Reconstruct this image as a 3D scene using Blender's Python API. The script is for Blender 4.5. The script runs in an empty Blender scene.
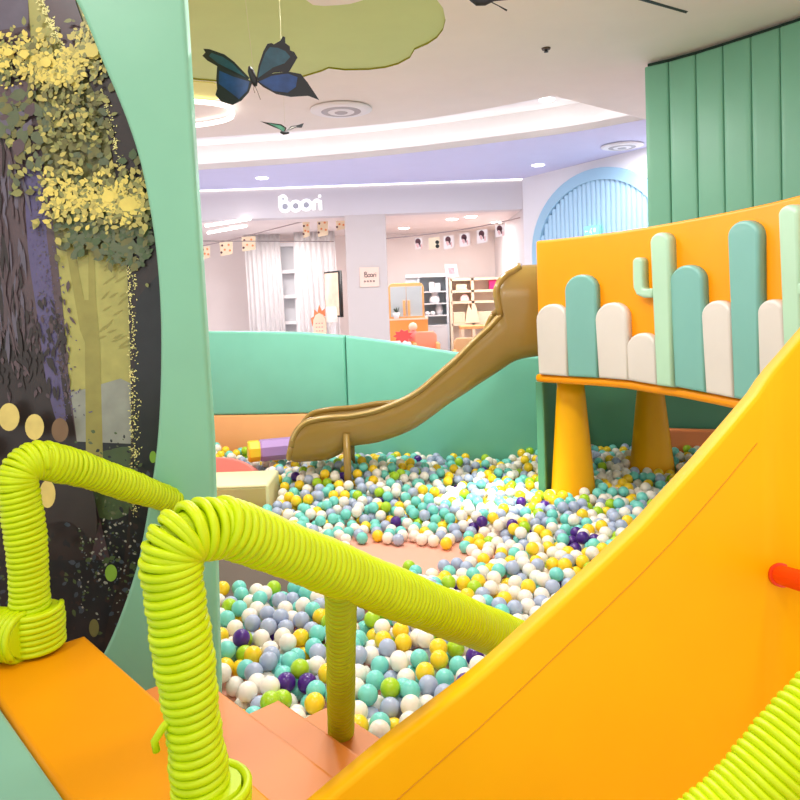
import bpy, bmesh, math, random
from mathutils import Vector, Matrix, Euler
random.seed(7)
PI = math.pi
C = bpy.context.scene.collection
sc = bpy.context.scene

# ------------------------------------------------------------------ camera
F = 740.0; PITCH = math.radians(2.5); ROLL = -0.036; AX = 332.0; CZ = 1.40
ROT = Euler((PI/2 - PITCH, 0, 0)).to_matrix() @ Matrix.Rotation(ROLL, 3, 'Z')
cd = bpy.data.cameras.new('camera'); cam = bpy.data.objects.new('camera', cd); C.objects.link(cam)
cd.sensor_width = 36; cd.sensor_fit = 'HORIZONTAL'; cd.lens = F/800*36; cd.shift_y = (400-AX)/800*-1
cd.clip_start = 0.02; cd.clip_end = 100
cam.matrix_world = Matrix.Translation((0, 0, CZ)) @ ROT.to_4x4()
sc.camera = cam
O = Vector((0, 0, CZ))
def ray(px, py): return ROT @ Vector(((px-400)/F, -(py-AX)/F, -1))
def at_y(px, py, Y):
    d = ray(px, py); return O + d*(Y/d.y)
def at_z(px, py, z):
    d = ray(px, py); return O + d*((z-CZ)/d.z)
RI = ROT.transposed()
def proj(p):
    q = RI @ (Vector(p)-O); return (400+F*q.x/-q.z, AX-F*q.y/-q.z, -q.z)

# ------------------------------------------------------------------ materials
def lin(c):
    c /= 255.0
    return c/12.92 if c <= 0.04045 else ((c+0.055)/1.055)**2.4
MATS = {}
def mat(name, rgb, rough=0.5, bump=0.0, bscale=60, var=0.0, emit=0, sheen=0, metal=0, spec=0.5, trans=0, vscale=4):
    if name in MATS: return MATS[name]
    m = bpy.data.materials.new(name); m.use_nodes = True; nt = m.node_tree; b = nt.nodes['Principled BSDF']
    col = tuple(lin(c) for c in rgb)+(1,)
    b.inputs['Base Color'].default_value = col; b.inputs['Roughness'].default_value = rough
    b.inputs['Metallic'].default_value = metal; b.inputs['Specular IOR Level'].default_value = spec
    if trans: b.inputs['Transmission Weight'].default_value = trans
    if emit:
        b.inputs['Emission Color'].default_value = col; b.inputs['Emission Strength'].default_value = emit
    if var or bump:
        tc = nt.nodes.new('ShaderNodeTexCoord')
    if var:
        n = nt.nodes.new('ShaderNodeTexNoise'); n.inputs['Scale'].default_value = vscale; n.inputs['Detail'].default_value = 4
        r = nt.nodes.new('ShaderNodeValToRGB')
        r.color_ramp.elements[0].position = 0.3; r.color_ramp.elements[1].position = 0.7
        r.color_ramp.elements[0].color = tuple(x*(1-var) for x in col[:3])+(1,)
        r.color_ramp.elements[1].color = tuple(min(1, x*(1+var)) for x in col[:3])+(1,)
        nt.links.new(tc.outputs['Object'], n.inputs['Vector']); nt.links.new(n.outputs['Fac'], r.inputs['Fac'])
        nt.links.new(r.outputs['Color'], b.inputs['Base Color'])
    if bump:
        n = nt.nodes.new('ShaderNodeTexNoise'); n.inputs['Scale'].default_value = bscale; n.inputs['Detail'].default_value = 3
        bp = nt.nodes.new('ShaderNodeBump'); bp.inputs['Strength'].default_value = bump; bp.inputs['Distance'].default_value = 0.01
        nt.links.new(tc.outputs['Object'], n.inputs['Vector']); nt.links.new(n.outputs['Fac'], bp.inputs['Height'])
        nt.links.new(bp.outputs['Normal'], b.inputs['Normal'])
    MATS[name] = m; return m
VB = dict(rough=0.42, bump=0.06, bscale=9, var=0.03)
MINT = mat('mint_vinyl', (132, 196, 164), **VB)
MINT_WALL = mat('wall_mint_vinyl', (126, 208, 184), **VB)
TEAL = mat('sage_teal_vinyl', (118, 176, 166), **VB)
PALEGREEN = mat('pale_green_vinyl', (176, 214, 184), **VB)
GREEN = mat('sea_green_vinyl', (118, 180, 150), **VB)
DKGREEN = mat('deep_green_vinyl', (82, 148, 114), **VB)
CREAMV = mat('cream_vinyl', (214, 206, 198), **VB)
ORANGE = mat('amber_vinyl', (248, 154, 2), spec=.25, **VB)
YELLOW = mat('yellow_vinyl', (255, 192, 0), rough=0.42, bump=0.06, bscale=6, var=0.03, spec=.2)
CONE = mat('cone_yellow_vinyl', (250, 180, 4), spec=.25, **VB)
STEP = mat('step_orange_vinyl', (224, 146, 0), spec=.25, **VB)
SALMON = mat('salmon_vinyl', (255, 186, 120), **VB)
PEACH = mat('peach_vinyl', (212, 128, 54), **VB)
SEAM = mat('dark_seam', (40, 70, 55), rough=0.8)
SEAMY = mat('amber_seam', (222, 156, 0), rough=0.7)
LIME = mat('lime_rope', (200, 224, 0), rough=0.4, var=0.04, vscale=20, spec=.35)
LIMEDK = mat('lime_rope_old', (176, 196, 20), rough=0.5, var=0.06, vscale=20, spec=.3)
GOLD = mat('slide_ochre_plastic', (156, 126, 60), rough=0.24, var=0.04, spec=0.6)
GOLDIN = mat('slide_edge_plastic', (206, 176, 110), rough=0.25)
WHITE = mat('white_paint', (240, 236, 238), rough=0.7, var=0.01)
CEIL = mat('ceiling_paint', (240, 230, 222), rough=0.85, var=0.015)
LAV = mat('lavender_ceiling_paint', (214, 212, 242), rough=0.85, var=0.01)
SHOPW = mat('shop_wall_paint', (242, 228, 224), rough=0.8, var=0.01)
COLW = mat('column_paint', (208, 196, 192), rough=0.8, var=0.01)
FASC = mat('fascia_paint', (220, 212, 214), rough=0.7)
PINKF = mat('floor_pink_mat', (240, 174, 152), rough=0.55, var=0.03, bump=0.05)
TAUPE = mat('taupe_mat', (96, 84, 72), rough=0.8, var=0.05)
LIMECEIL = mat('olive_green_ceiling_paint', (202, 216, 146), rough=0.8, var=0.02)
LIMESIDE = mat('olive_edge_paint', (146, 146, 20), rough=0.8)
YELCEIL = mat('pale_yellow_ceiling_paint', (238, 232, 145), rough=0.8)
LED = mat('led_white', (255, 252, 248), emit=4.4)
LEDS = mat('led_soft', (255, 252, 248), emit=2.2)
LAMP = mat('lamp_white', (255, 250, 244), emit=5)
LETTER = mat('letter_white', (255, 255, 255), emit=.45)
DARK = mat('near_black', (26, 26, 26), rough=0.5)
GREY = mat('shelf_grey', (190, 198, 206), rough=0.6)
GREYD = mat('shelf_grey_back', (200, 208, 214), rough=0.6)
GREYL = mat('pale_grey', (206, 206, 210), rough=0.6)
WOOD = mat('orange_wood', (244, 176, 110), rough=0.5, var=0.06, vscale=12)
BIRCH = mat('birch_cream', (252, 226, 196), rough=0.55, var=0.03)
CURT = mat('sheer_curtain', (255, 250, 250), rough=0.9)
BLUE = mat('arch_blue', (160, 200, 224), rough=0.5)
BLUEL = mat('arch_blue_slat', (172, 208, 232), rough=0.5)
PINK = mat('toy_pink', (250, 150, 140), rough=0.6)
PALEPINK = mat('toy_pale_pink', (250, 206, 206), rough=0.6)
MAGENTA = mat('box_magenta', (232, 50, 130), rough=0.6)
RED = mat('toy_red', (236, 84, 80), rough=0.6)
BARRED = mat('bar_red_orange', (240, 70, 10), rough=0.25)
PURPLE = mat('block_purple', (178, 140, 204), **VB)
KHAKI = mat('block_pale_khaki', (232, 228, 180), **VB)
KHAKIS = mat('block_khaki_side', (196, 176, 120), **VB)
ROSE = mat('block_rose', (246, 132, 122), **VB)
BLOCKY = mat('block_yellow', (250, 216, 50), **VB)
CORD = mat('cord_pale', (216, 210, 176), rough=0.8)

# ------------------------------------------------------------------ object helpers
def link(name, bm, m, parent=None, smooth=False):
    me = bpy.data.meshes.new(name); bm.normal_update(); bm.to_mesh(me); bm.free()
    for x in (m if isinstance(m, (list, tuple)) else [m]): me.materials.append(x)
    if smooth:
        for p in me.polygons: p.use_smooth = True
    o = bpy.data.objects.new(name, me); C.objects.link(o)
    if parent is not None:
        o.parent = parent; o.matrix_parent_inverse = parent.matrix_world.inverted()
    return o
def tag(o, label, cat, group=None, kind=None):
    o['label'] = label; o['category'] = cat
    if group: o['group'] = group
    if kind: o['kind'] = kind
    return o
def thing(name, label, cat, loc=(0, 0, 0), group=None):
    o = bpy.data.objects.new(name, None); C.objects.link(o); o.location = loc; o.empty_display_size = 0.05
    o.matrix_world = Matrix.Translation(loc)
    return tag(o, label, cat, group)
def struct(name, bm, m, smooth=False, label=None, cat=None):
    o = link(name, bm, m, None, smooth); o['kind'] = 'structure'
    if label: o['label'] = label
    if cat: o['category'] = cat
    return o
def BM(): return bmesh.new()
def box(bm, lo, hi, mi=0, bev=0, M=None):
    x0, y0, z0 = lo; x1, y1, z1 = hi
    r = bmesh.ops.create_cube(bm, size=1, matrix=Matrix.Translation(((x0+x1)/2, (y0+y1)/2, (z0+z1)/2)) @ Matrix.Diagonal((abs(x1-x0), abs(y1-y0), abs(z1-z0), 1)))
    vs = r['verts']; fs = set(f for v in vs for f in v.link_faces)
    for f in fs: f.material_index = mi
    if bev:
        es = list(set(e for v in vs for e in v.link_edges))
        q = bmesh.ops.bevel(bm, geom=es, offset=bev, segments=3, profile=0.5, affect='EDGES', clamp_overlap=True)
        for f in q['faces']: f.material_index = mi
        vs = list(set(v for f in q['faces'] for v in f.verts) | set(v for v in vs if v.is_valid))
    if M is not None:
        seen = set(vs)
        for v in seen: v.co = M @ v.co
    return bm
def frames(path):
    n = len(path); T = []
    for i in range(n):
        a = path[max(0, i-1)]; b = path[min(n-1, i+1)]; T.append((b-a).normalized())
    u = T[0].orthogonal().normalized(); out = []
    for i in range(n):
        u = (u - T[i]*u.dot(T[i])).normalized(); out.append((T[i], u, T[i].cross(u)))
    return out
def tube(bm, path, r, seg=10, cap=True, mi=0):
    path = [Vector(p) for p in path]; fr = frames(path); rings = []
    for i, p in enumerate(path):
        rr = r[i] if isinstance(r, (list, tuple)) else r
        rings.append([bm.verts.new(p + (fr[i][1]*math.cos(2*PI*k/seg) + fr[i][2]*math.sin(2*PI*k/seg))*rr) for k in range(seg)])
    for a, b in zip(rings, rings[1:]):
        for k in range(seg):
            f = bm.faces.new((a[k], a[(k+1) % seg], b[(k+1) % seg], b[k])); f.smooth = True; f.material_index = mi
    if cap:
        f = bm.faces.new(rings[0][::-1]); f.material_index = mi; f = bm.faces.new(rings[-1]); f.material_index = mi
    return bm
def area2(p): return sum(p[i][0]*p[(i+1) % len(p)][1]-p[(i+1) % len(p)][0]*p[i][1] for i in range(len(p)))/2
def inset(poly, d):
    n = len(poly); out = []
    for i in range(n):
        a = Vector(poly[i-1]); b = Vector(poly[i]); c = Vector(poly[(i+1) % n])
        e1 = (b-a).normalized(); e2 = (c-b).normalized()
        n1 = Vector((-e1.y, e1.x)); n2 = Vector((-e2.y, e2.x)); m = n1+n2
        k = m.length_squared
        m = m*(2/k) if k > 0.3 else n1
        out.append(tuple(b + m*d*0.98))
    return out
def pad(bm, poly, f, thick, bev=0.02, mi=0, seg=4):
    """rounded cushion: outline poly (a,b) on the surface f(a,b,off); its face is at off=0, its back at off=-thick"""
    if area2(poly) < 0: poly = poly[::-1]
    rings = [[bm.verts.new(f(a, b, -thick)) for a, b in poly]]
    for k in range(seg+1):
        t = k/seg*PI/2
        q = inset(poly, bev*(1-math.cos(t))) if k else poly
        rings.append([bm.verts.new(f(a, b, -bev*(1-math.sin(t)))) for a, b in q])
    n = len(poly)
    for A, B in zip(rings, rings[1:]):
        for k in range(n):
            fc = bm.faces.new((A[k], A[(k+1) % n], B[(k+1) % n], B[k])); fc.smooth = True; fc.material_index = mi
    fc = bm.faces.new(rings[-1]); fc.material_index = mi
    fc = bm.faces.new(rings[0][::-1]); fc.material_index = mi
    return bm
def planar(o, U, V):
    o, U, V = Vector(o), Vector(U).normalized(), Vector(V).normalized(); N = U.cross(V)
    return lambda a, b, w: o + U*a + V*b + N*w
FRONT = lambda Y: planar((0, Y, 0), (1, 0, 0), (0, 0, 1))   # N = -y, towards the viewer
def px_poly(pts, Y): return [(p.x, p.z) for p in (at_y(x, y, Y) for x, y in pts)]
def smooth_curve(pts, n=6):
    pts = [Vector(p) for p in pts]; out = []
    for i in range(len(pts)-1):
        p0 = pts[max(0, i-1)]; p1 = pts[i]; p2 = pts[i+1]; p3 = pts[min(len(pts)-1, i+2)]
        for k in range(n):
            t = k/n
            out.append(0.5*((2*p1)+(p2-p0)*t+(2*p0-5*p1+4*p2-p3)*t*t+(3*p1-p0-3*p2+p3)*t**3))
    out.append(pts[-1]); return out
def resample(path, step):
    path = [Vector(p) for p in path]; L = [0]
    for a, b in zip(path, path[1:]): L.append(L[-1]+(b-a).length)
    n = max(2, int(L[-1]/step)); out = []; j = 0
    for i in range(n+1):
        s = L[-1]*i/n
        while j < len(L)-2 and L[j+1] < s: j += 1
        t = (s-L[j])/max(1e-9, L[j+1]-L[j]); out.append(path[j].lerp(path[j+1], min(1, max(0, t))))
    return out
# plan curves: a vertical surface standing over a polyline in plan
class Plan:
    def __init__(s, pts):
        s.p = [Vector((p[0], p[1])) for p in pts]; s.L = [0]
        for a, b in zip(s.p, s.p[1:]): s.L.append(s.L[-1]+(b-a).length)
        s.nr = []
        for i in range(len(s.p)):
            d = (s.p[min(i+1, len(s.p)-1)]-s.p[max(0, i-1)]).normalized(); s.nr.append(Vector((d.y, -d.x)))
    def __call__(s, a, z, off=0):
        i = 0
        while i < len(s.p)-2 and a > s.L[i+1]: i += 1
        t = (a-s.L[i])/(s.L[i+1]-s.L[i]); q = s.p[i].lerp(s.p[i+1], t); tt = min(1, max(0, t))
        n = s.nr[i].lerp(s.nr[i+1], tt).normalized()
        return Vector((q.x+n.x*off, q.y+n.y*off, z))
    def hit(s, px, py):
        d = ray(px, py); best = None
        for i, (a, b) in enumerate(zip(s.p, s.p[1:])):
            e = b-a; den = d.x*e.y-d.y*e.x
            if abs(den) < 1e-9: continue
            t = (a.x*e.y-a.y*e.x)/den; u = (a.x*d.y-a.y*d.x)/den
            if t <= 0: continue
            lo = -9 if i == 0 else -1e-6; hi = 9 if i == len(s.p)-2 else 1+1e-6
            if lo <= u <= hi and (best is None or abs(u-0.5) < best[0]): best = (abs(u-0.5), s.L[i]+u*(s.L[i+1]-s.L[i]), CZ+d.z*t)
        return best[1], best[2]
def curved_pad(bm, P, s0, s1, zb, zt, thick=0.08, bev=0.02, n=16, mi=0):
    """cushion with its face on plan curve P from s0 to s1, between heights zb(s) and zt(s)"""
    cols = []; ss = [s0, s0+bev*.13, s0+bev*.5, s0+bev] + [s0+bev+(s1-s0-2*bev)*i/n for i in range(1, n)] + [s1-bev, s1-bev*.5, s1-bev*.13, s1]
    for s in ss:
        e = min(1, min(s-s0, s1-s)/bev); d = bev*(1-math.sqrt(max(0, 1-(1-e)**2)))
        b, t = zb(s), zt(s); col = [P(s, b, -thick)]
        for k in range(4): a = k/3*PI/2; col.append(P(s, b+bev*(1-math.cos(a)), -d-(bev*(1-math.sin(a)))))
        for k in range(4): a = k/3*PI/2; col.append(P(s, t-bev*(1-math.sin(a)), -d-bev*(1-math.cos(a))))
        col.append(P(s, t, -thick)); cols.append([bm.verts.new(c) for c in col])
    m = len(cols[0])
    for A, B in zip(cols, cols[1:]):
        for k in range(m):
            f = bm.faces.new((A[k], B[k], B[(k+1) % m], A[(k+1) % m])); f.smooth = k < m-1; f.material_index = mi
    bm.faces.new(cols[0]); bm.faces.new(cols[-1][::-1])
    bmesh.ops.recalc_face_normals(bm, faces=bm.faces[:])
    return bm
def lathe(bm, c, prof, seg=32, mi=0):
    rings = [[bm.verts.new((c[0]+r*math.cos(2*PI*k/seg), c[1]+r*math.sin(2*PI*k/seg), c[2]+z)) for k in range(seg)] for r, z in prof]
    for A, B in zip(rings, rings[1:]):
        for k in range(seg):
            f = bm.faces.new((A[k], A[(k+1) % seg], B[(k+1) % seg], B[k])); f.smooth = True; f.material_index = mi
    f = bm.faces.new(rings[0][::-1]); f.material_index = mi; f = bm.faces.new(rings[-1]); f.material_index = mi
    bmesh.ops.recalc_face_normals(bm, faces=bm.faces[:])
    return bm
def rope(bm, path, R, r=0.0085, pitch=0.0156, seg=8, turn=26, jit=0.0, ph=0.0):
    """a cord wound round a path; R may be a list along the path"""
    pts = [Vector(p) for p in path]; L = [0]
    for a, b in zip(pts, pts[1:]): L.append(L[-1]+(b-a).length)
    fine = resample(pts, 0.004); fr = frames(fine); n = len(fine); tot = L[-1]
    N = int(tot/pitch*turn); hel = []
    for i in range(N+1):
        t = i/N; x = t*(n-1); j = min(n-2, int(x)); k = x-j
        p = fine[j].lerp(fine[j+1], k); u = fr[j][1].lerp(fr[j+1][1], k); w = fr[j][2].lerp(fr[j+1][2], k)
        rr = R(t) if callable(R) else (R if not isinstance(R, (list, tuple)) else R[0]+(R[1]-R[0])*t)
        a = 2*PI*i/turn+ph; rr += jit*math.sin(i/turn*1.7)*0.5+jit*math.sin(i/turn*0.37)
        T = fr[j][0]
        hel.append(p+(u*math.cos(a)+w*math.sin(a))*rr + T*jit*0.8*math.sin(a+i*0.002))
    tube(bm, hel, r, seg)
    core = resample(pts, 0.02); rc = [(R(i/(len(core)-1)) if callable(R) else (R if not isinstance(R, (list, tuple)) else R[0]+(R[1]-R[0])*i/(len(core)-1)))-r*1.0 for i in range(len(core))]
    tube(bm, core, rc, 16)
    return bm
def bend(points, rad=0.08, n=8):
    """polyline with rounded corners"""
    P = [Vector(p) for p in points]; out = [P[0]]
    for i in range(1, len(P)-1):
        a = (P[i-1]-P[i]); b = (P[i+1]-P[i]); r = min(rad, a.length*.45, b.length*.45)
        p0 = P[i]+a.normalized()*r; p2 = P[i]+b.normalized()*r
        for k in range(n+1):
            t = k/n; out.append(p0*(1-t)**2+P[i]*2*t*(1-t)+p2*t*t)
    out.append(P[-1]); return out
def polyface(bm, pts, mi=0):
    f = bm.faces.new([bm.verts.new(p) for p in pts]); f.material_index = mi; return f
def disc(bm, c, r, n=24, axis='z', mi=0, ry=None):
    ry = ry or r; c = Vector(c); pts = []
    for k in range(n):
        a = 2*PI*k/n; x, y = r*math.cos(a), ry*math.sin(a)
        pts.append(c+(Vector((x, y, 0)) if axis == 'z' else Vector((x, 0, y))))
    return polyface(bm, pts, mi)
def torus(bm, c, R, r, seg=48, axis='z', Ry=None, mi=0):
    Ry = Ry or R
    path = []
    for k in range(seg+1):
        a = 2*PI*k/seg; x, y = R*math.cos(a), Ry*math.sin(a)
        path.append(Vector(c)+(Vector((x, y, 0)) if axis == 'z' else Vector((x, 0, y))))
    return tube(bm, path, r, 8, cap=False, mi=mi)

# ================================================================== SETTING
bm = BM(); box(bm, (-7, -1.5, -0.1), (8, 6.95, 0), 0); box(bm, (-7, 6.95, -0.1), (8, 16, 0), 1); struct('floor', bm, [PINKF, mat('mall_floor_stone', (214, 214, 226), rough=.35, var=.03)])
ZC = 3.10
near_edge = smooth_curve([at_z(x, y, ZC) for x, y in ((60, 146), (130, 143), (198, 138), (300, 131), (400, 122), (480, 110), (552, 95.5))], 8)
corner = at_z(645, 119, ZC); far_right = at_z(700, 130, ZC)
far_edge = smooth_curve([at_z(x, y, ZC) for x, y in ((60, 178), (130, 175), (198, 170), (300, 163), (400, 154), (500, 142), (580, 131), (646, 119))], 8)
cloud_px = [(150, 60), (170, 74), (192, 79.5), (215, 81.5), (250, 82.5), (281, 81), (302, 77.5), (322, 71.5), (328.5, 68.5), (345, 70.5), (369, 70), (385, 68), (398, 64.5), (410, 58), (414.5, 50),
            (428, 44), (437, 38), (443, 30), (445.5, 20), (443, 8), (434, -4), (415, -12), (395, -14), (380, -9), (362, 0.5), (350, 4), (338, 5.2), (324, 6), (313, 5), (306, 0), (296, -12), (270, -24), (230, -30), (190, -24), (160, -6), (140, 18), (138, 40)]
cloud = [at_z(x, y, ZC) for x, y in cloud_px]
def fill(bm, loops, mi=0, up=False):
    es = []
    for lp in loops:
        vs = [bm.verts.new(p) for p in lp]
        es += [bm.edges.new((vs[i], vs[(i+1) % len(vs)])) for i in range(len(vs))]
    r = bmesh.ops.triangle_fill(bm, use_beauty=True, use_dissolve=False, edges=es)
    for f in r['geom']:
        if isinstance(f, bmesh.types.BMFace):
            f.material_index = mi
            f.normal_update()
            if (f.normal.z > 0) != up: f.normal_flip()
def prism(bm, lp, h):
    a = [bm.verts.new(p) for p in lp]; b = [bm.verts.new(Vector(p)+Vector((0, 0, h))) for p in lp]; n = len(a)
    bm.faces.new(a[::-1]); bm.faces.new(b)
    for k in range(n): bm.faces.new((a[k], a[(k+1) % n], b[(k+1) % n], b[k]))
    bmesh.ops.recalc_face_normals(bm, faces=bm.faces[:])
# near ceiling with a cloud shaped opening
bm = BM()
outer = [Vector((-7, -1.5, ZC)), Vector((8, -1.5, ZC)), Vector((8, 9, ZC)), far_right, corner] + near_edge[::-1] + [Vector((-7, near_edge[0].y+0.4, ZC))]
fill(bm, [outer, cloud])
n = len(near_edge)
for lp, h in ((near_edge+[corner], 0.34),):
    for a, b in zip(lp, lp[1:]): polyface(bm, [a, b, b+Vector((0, 0, h)), a+Vector((0, 0, h))])
struct('ceiling', bm, CEIL)
bm = BM()
cl2 = [p+Vector((0, 0, 0.012)) for p in cloud]
polyface(bm, cl2, 0)
for i in range(len(cloud)):
    j = (i+1) % len(cloud); f = polyface(bm, [cloud[i], cloud[j], cl2[j], cl2[i]], 1); f.smooth = True
tag(struct('ceiling_recess', bm, [LIMECEIL, LIMESIDE]), 'olive green cloud shaped recess sunk into the beige ceiling', 'ceiling recess')
# yellow painted disc and LED loop beyond the cloud
bm = BM(); c = at_z(176, 96, ZC); prism(bm, [at_z(x, y, ZC-0.012) for x, y in ((120, 84), (192, 81.8), (214, 83.5), (222, 88), (223, 94), (218, 99), (205, 103), (192, 104.5), (120, 108))], 0.02)
tag(struct('ceiling_patch', bm, YELCEIL), 'pale yellow painted ceiling patch beside the glowing loop', 'ceiling patch')
bm = BM(); tube(bm, smooth_curve([at_z(x, y, ZC-0.05) for x, y in ((110, 99), (160, 99.5), (190, 101), (215, 103.5), (228, 107), (232.5, 113), (229, 118.5), (215, 122.5), (190, 126), (160, 128), (110, 130))], 8), 0.02, 8)
tag(link('loop_light', bm, LEDS), 'glowing white loop light under the ceiling beside the mint arch', 'light')
# recess of the light cove and the lavender ceiling beyond
bm = BM()
top = [p+Vector((0, 0, 0.34)) for p in near_edge+[corner]]
fe2 = [p+Vector((0, 0.22, 0.34)) for p in far_edge]
fill(bm, [top+fe2[::-1]])
for a, b in zip(far_edge, far_edge[1:]):
    o1 = Vector((0, 0.22, 0.05)); o2 = Vector((0, 0.22, 0.34)); polyface(bm, [a+o1, b+o1, b+o2, a+o2])
struct('ceiling_cove', bm, WHITE)
bm = BM()
lip = far_edge
fill(bm, [lip+[far_right, Vector((8, 9, ZC)), Vector((8, 16, ZC)), Vector((-7, 16, ZC)), Vector((-7, far_edge[0].y+.5, ZC))]])
struct('ceiling_far', bm, LAV)
bm = BM()
for a, b in zip(far_edge, far_edge[1:]):
    o = Vector((0, 0, 0.07)); q = Vector((0, 0.2, 0.07))
    polyface(bm, [a, b, b+o, a+o]); polyface(bm, [a+o, b+o, b+q, a+q])
struct('trim_1', bm, WHITE)
bm = BM()
for a, b in zip(far_edge, far_edge[1:]):
    box_pts = [a+Vector((0, .06, .075)), b+Vector((0, .06, .075)), b+Vector((0, .13, .075)), a+Vector((0, .13, .075))]
    polyface(bm, box_pts)
o = struct('trim_2', bm, LED); o['label'] = 'light strip hidden behind the ceiling cove lip'
# shop fascia, column, rooms
YF = 10.9
fz = lambda x, y: at_y(x, y, YF)
xl = fz(60, 200).x; xr = fz(523, 200).x
ztop = 3.10; zfb = fz(400, 213.5).z
bm = BM(); box(bm, (xl-1.5, YF, zfb), (xr, YF+0.25, 3.095)); struct('wall_fascia', bm, FASC)
bm = BM(); box(bm, (xl-1.5, YF-0.02, 3.085), (xr+.0, YF-0.001, 3.098)); o = struct('trim_3', bm, LEDS); o['label'] = 'light strip along the top of the shop fascia'
cx0, cx1 = fz(347, 280).x, fz(387.5, 280).x
bm = BM(); box(bm, (cx0, YF-0.01, 0), (cx1, YF+0.45, zfb)); struct('column', bm, COLW)
SY = 14.2
bm = BM(); box(bm, (xl-1.5, SY, 0), (xr+2, SY+.1, 3.0)); struct('wall_shop_back', bm, SHOPW)
bm = BM(); box(bm, (xl-1.5, YF+.25, zfb), (xr+2, SY, zfb+.08)); struct('ceiling_shop', bm, SHOPW)
wx = fz(523, 215).x
bm = BM(); box(bm, (wx, YF-.02, 0), (wx+.14, SY, 3.1)); struct('wall_shop_right', bm, FASC)
# white wall with the blue arch
PW = Plan([(wx+(at_y(760, 200, 7.6).x-wx)*k/3, YF-.02+(7.6-YF+.02)*k/3) for k in range(4)])
bm = BM()
for i in range(3):
    a0, a1 = PW.L[i], PW.L[i+1]
    polyface(bm, [PW(a0, 0), PW(a1, 0), PW(a1, ZC), PW(a0, ZC)])
struct('wall_right', bm, WHITE)

# ================================================================== BLUE ARCH
ac = PW.hit(598, 246); ar = PW.hit(535, 246); at = PW.hit(600, 168)
Rx = (ac[0]-ar[0]); Rz = at[1]-ac[1]
PA = lambda s, z, o: PW(s, z, o)
t = thing('arched_door', 'pale blue fluted arch door on the white wall behind the amber panel', 'arch', tuple(PW(ac[0], 0, 0.02)))
bm = BM()
arc = lambda k, m: [(ac[0]-Rx*k*math.cos(PI*i/m), ac[1]+(Rz-Rx*(1-k))*math.sin(PI*i/m)) for i in range(m+1)]
o1 = [(ac[0]-Rx, 0)]+arc(1, 28)+[(ac[0]+Rx, 0)]; i1 = [(ac[0]-Rx*.88, 0)]+arc(.88, 28)+[(ac[0]+Rx*.88, 0)]
for k in range(len(o1)-1):
    q = [o1[k], o1[k+1], i1[k+1], i1[k]]
    polyface(bm, [PA(*p, 0.06) for p in q]); polyface(bm, [PA(*i1[k], .06), PA(*i1[k+1], .06), PA(*i1[k+1], .0), PA(*i1[k], 0)]); polyface(bm, [PA(*o1[k], .06), PA(*o1[k+1], .06), PA(*o1[k+1], .0), PA(*o1[k], 0)])
bmesh.ops.recalc_face_normals(bm, faces=bm.faces[:])
link('arch_frame', bm, BLUE, t)
bm = BM()
ns = 26; w = 2*Rx*.88/ns
for k in range(ns):
    s = ac[0]-Rx*.88+w*(k+.5); u = (s-ac[0])/(Rx*.88); zt = ac[1]+(Rz-Rx*.12)*math.sqrt(max(0, 1-u*u))
    for j in range(6):
        a0, a1 = PI*j/6, PI*(j+1)/6
        p = [(s-w*.47*math.cos(a0), .012+.022*math.sin(a0)), (s-w*.47*math.cos(a1), .012+.022*math.sin(a1))]
        polyface(bm, [PA(p[0][0], 0, p[0][1]), PA(p[1][0], 0, p[1][1]), PA(p[1][0], zt, p[1][1]), PA(p[0][0], zt, p[0][1])])
polyface(bm, [PA(a, b, .006) for a, b in i1], 1)
bmesh.ops.recalc_face_normals(bm, faces=bm.faces[:])
link('fluted_panel', bm, [BLUEL, mat('arch_groove', (110, 160, 196), rough=.7)], t)
# exit sign
p = PW.hit(597, 231); f = lambda a, b, o: PW(p[0]+a, p[1]+b, o+.10)
bm = BM(); pad(bm, [(-.13, -.06), (.13, -.06), (.13, .06), (-.13, .06)], f, .035, .006)
sg = tag(link('exit_sign', bm, mat('sign_green', (120, 235, 170), emit=1.0)), 'small lit green exit sign in front of the blue arch', 'sign')
bm = BM(); g = lambda a, b: f(a, b, .002)
for q in ([(-.03, -.03), (-.005, -.005), (0, .015), (-.02, .015)], [(.0, -.04), (.012, -.035), (.0, .0), (-.012, 0)], [(-.005, .02), (.01, .02), (.01, .034), (-.005, .034)],
          [(.045, -.02), (.075, -.02), (.075, .03), (.045, .03)], [(-.10, -.004), (-.06, -.004), (-.06, .006), (-.10, .006)], [(-.115, .001), (-.095, -.016), (-.095, .018)]):
    polyface(bm, [g(*x) for x in q])
link('pictogram', bm, LETTER, sg)

# ================================================================== SIGN ON THE FASCIA
YS = YF-0.03
S = lambda x, y: at_y(x, y, YS)
t = thing('shop_sign', 'white rounded Boori lettering mounted on the shop fascia', 'sign', tuple(S(300, 212)))
def circ(cx, cy, r, a0=0, a1=360, n=24): return [S(cx+r*math.cos(math.radians(a0+(a1-a0)*i/n)), cy+r*math.sin(math.radians(a0+(a1-a0)*i/n))) for i in range(n+1)]
bm = BM(); px1 = YF/F
tube(bm, [S(280, 196.5), S(280.5, 207)], 1.9*px1, 8)
for c in ((283, 199, 2.9), (285, 206.5, 4.7), (295.8, 206, 4.6), (306.3, 205, 4.6)): tube(bm, circ(*c), 1.75*px1, 8)
tube(bm, [S(313.8, 210), S(313.8, 204.5)]+circ(317, 203.5, 3.2, 180, 300, 8), 1.75*px1, 8)
tube(bm, [S(320.2, 200.5), S(320.6, 210)], 1.75*px1, 8)
tube(bm, circ(319.6, 196, .6), 1.1*px1, 8)
link('lettering', bm, LETTER, t)
for c in ((283, 199, 1.6), (285, 206.5, 3.4), (295.8, 206, 3.2), (306.3, 205, 3.2)):
    bm = BM(); polyface(bm, [p+Vector((0, .012, 0)) for p in circ(*c)[:-1]]); link('letter_disc', bm, mat('disc_grey', (170, 170, 182)), t)

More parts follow.
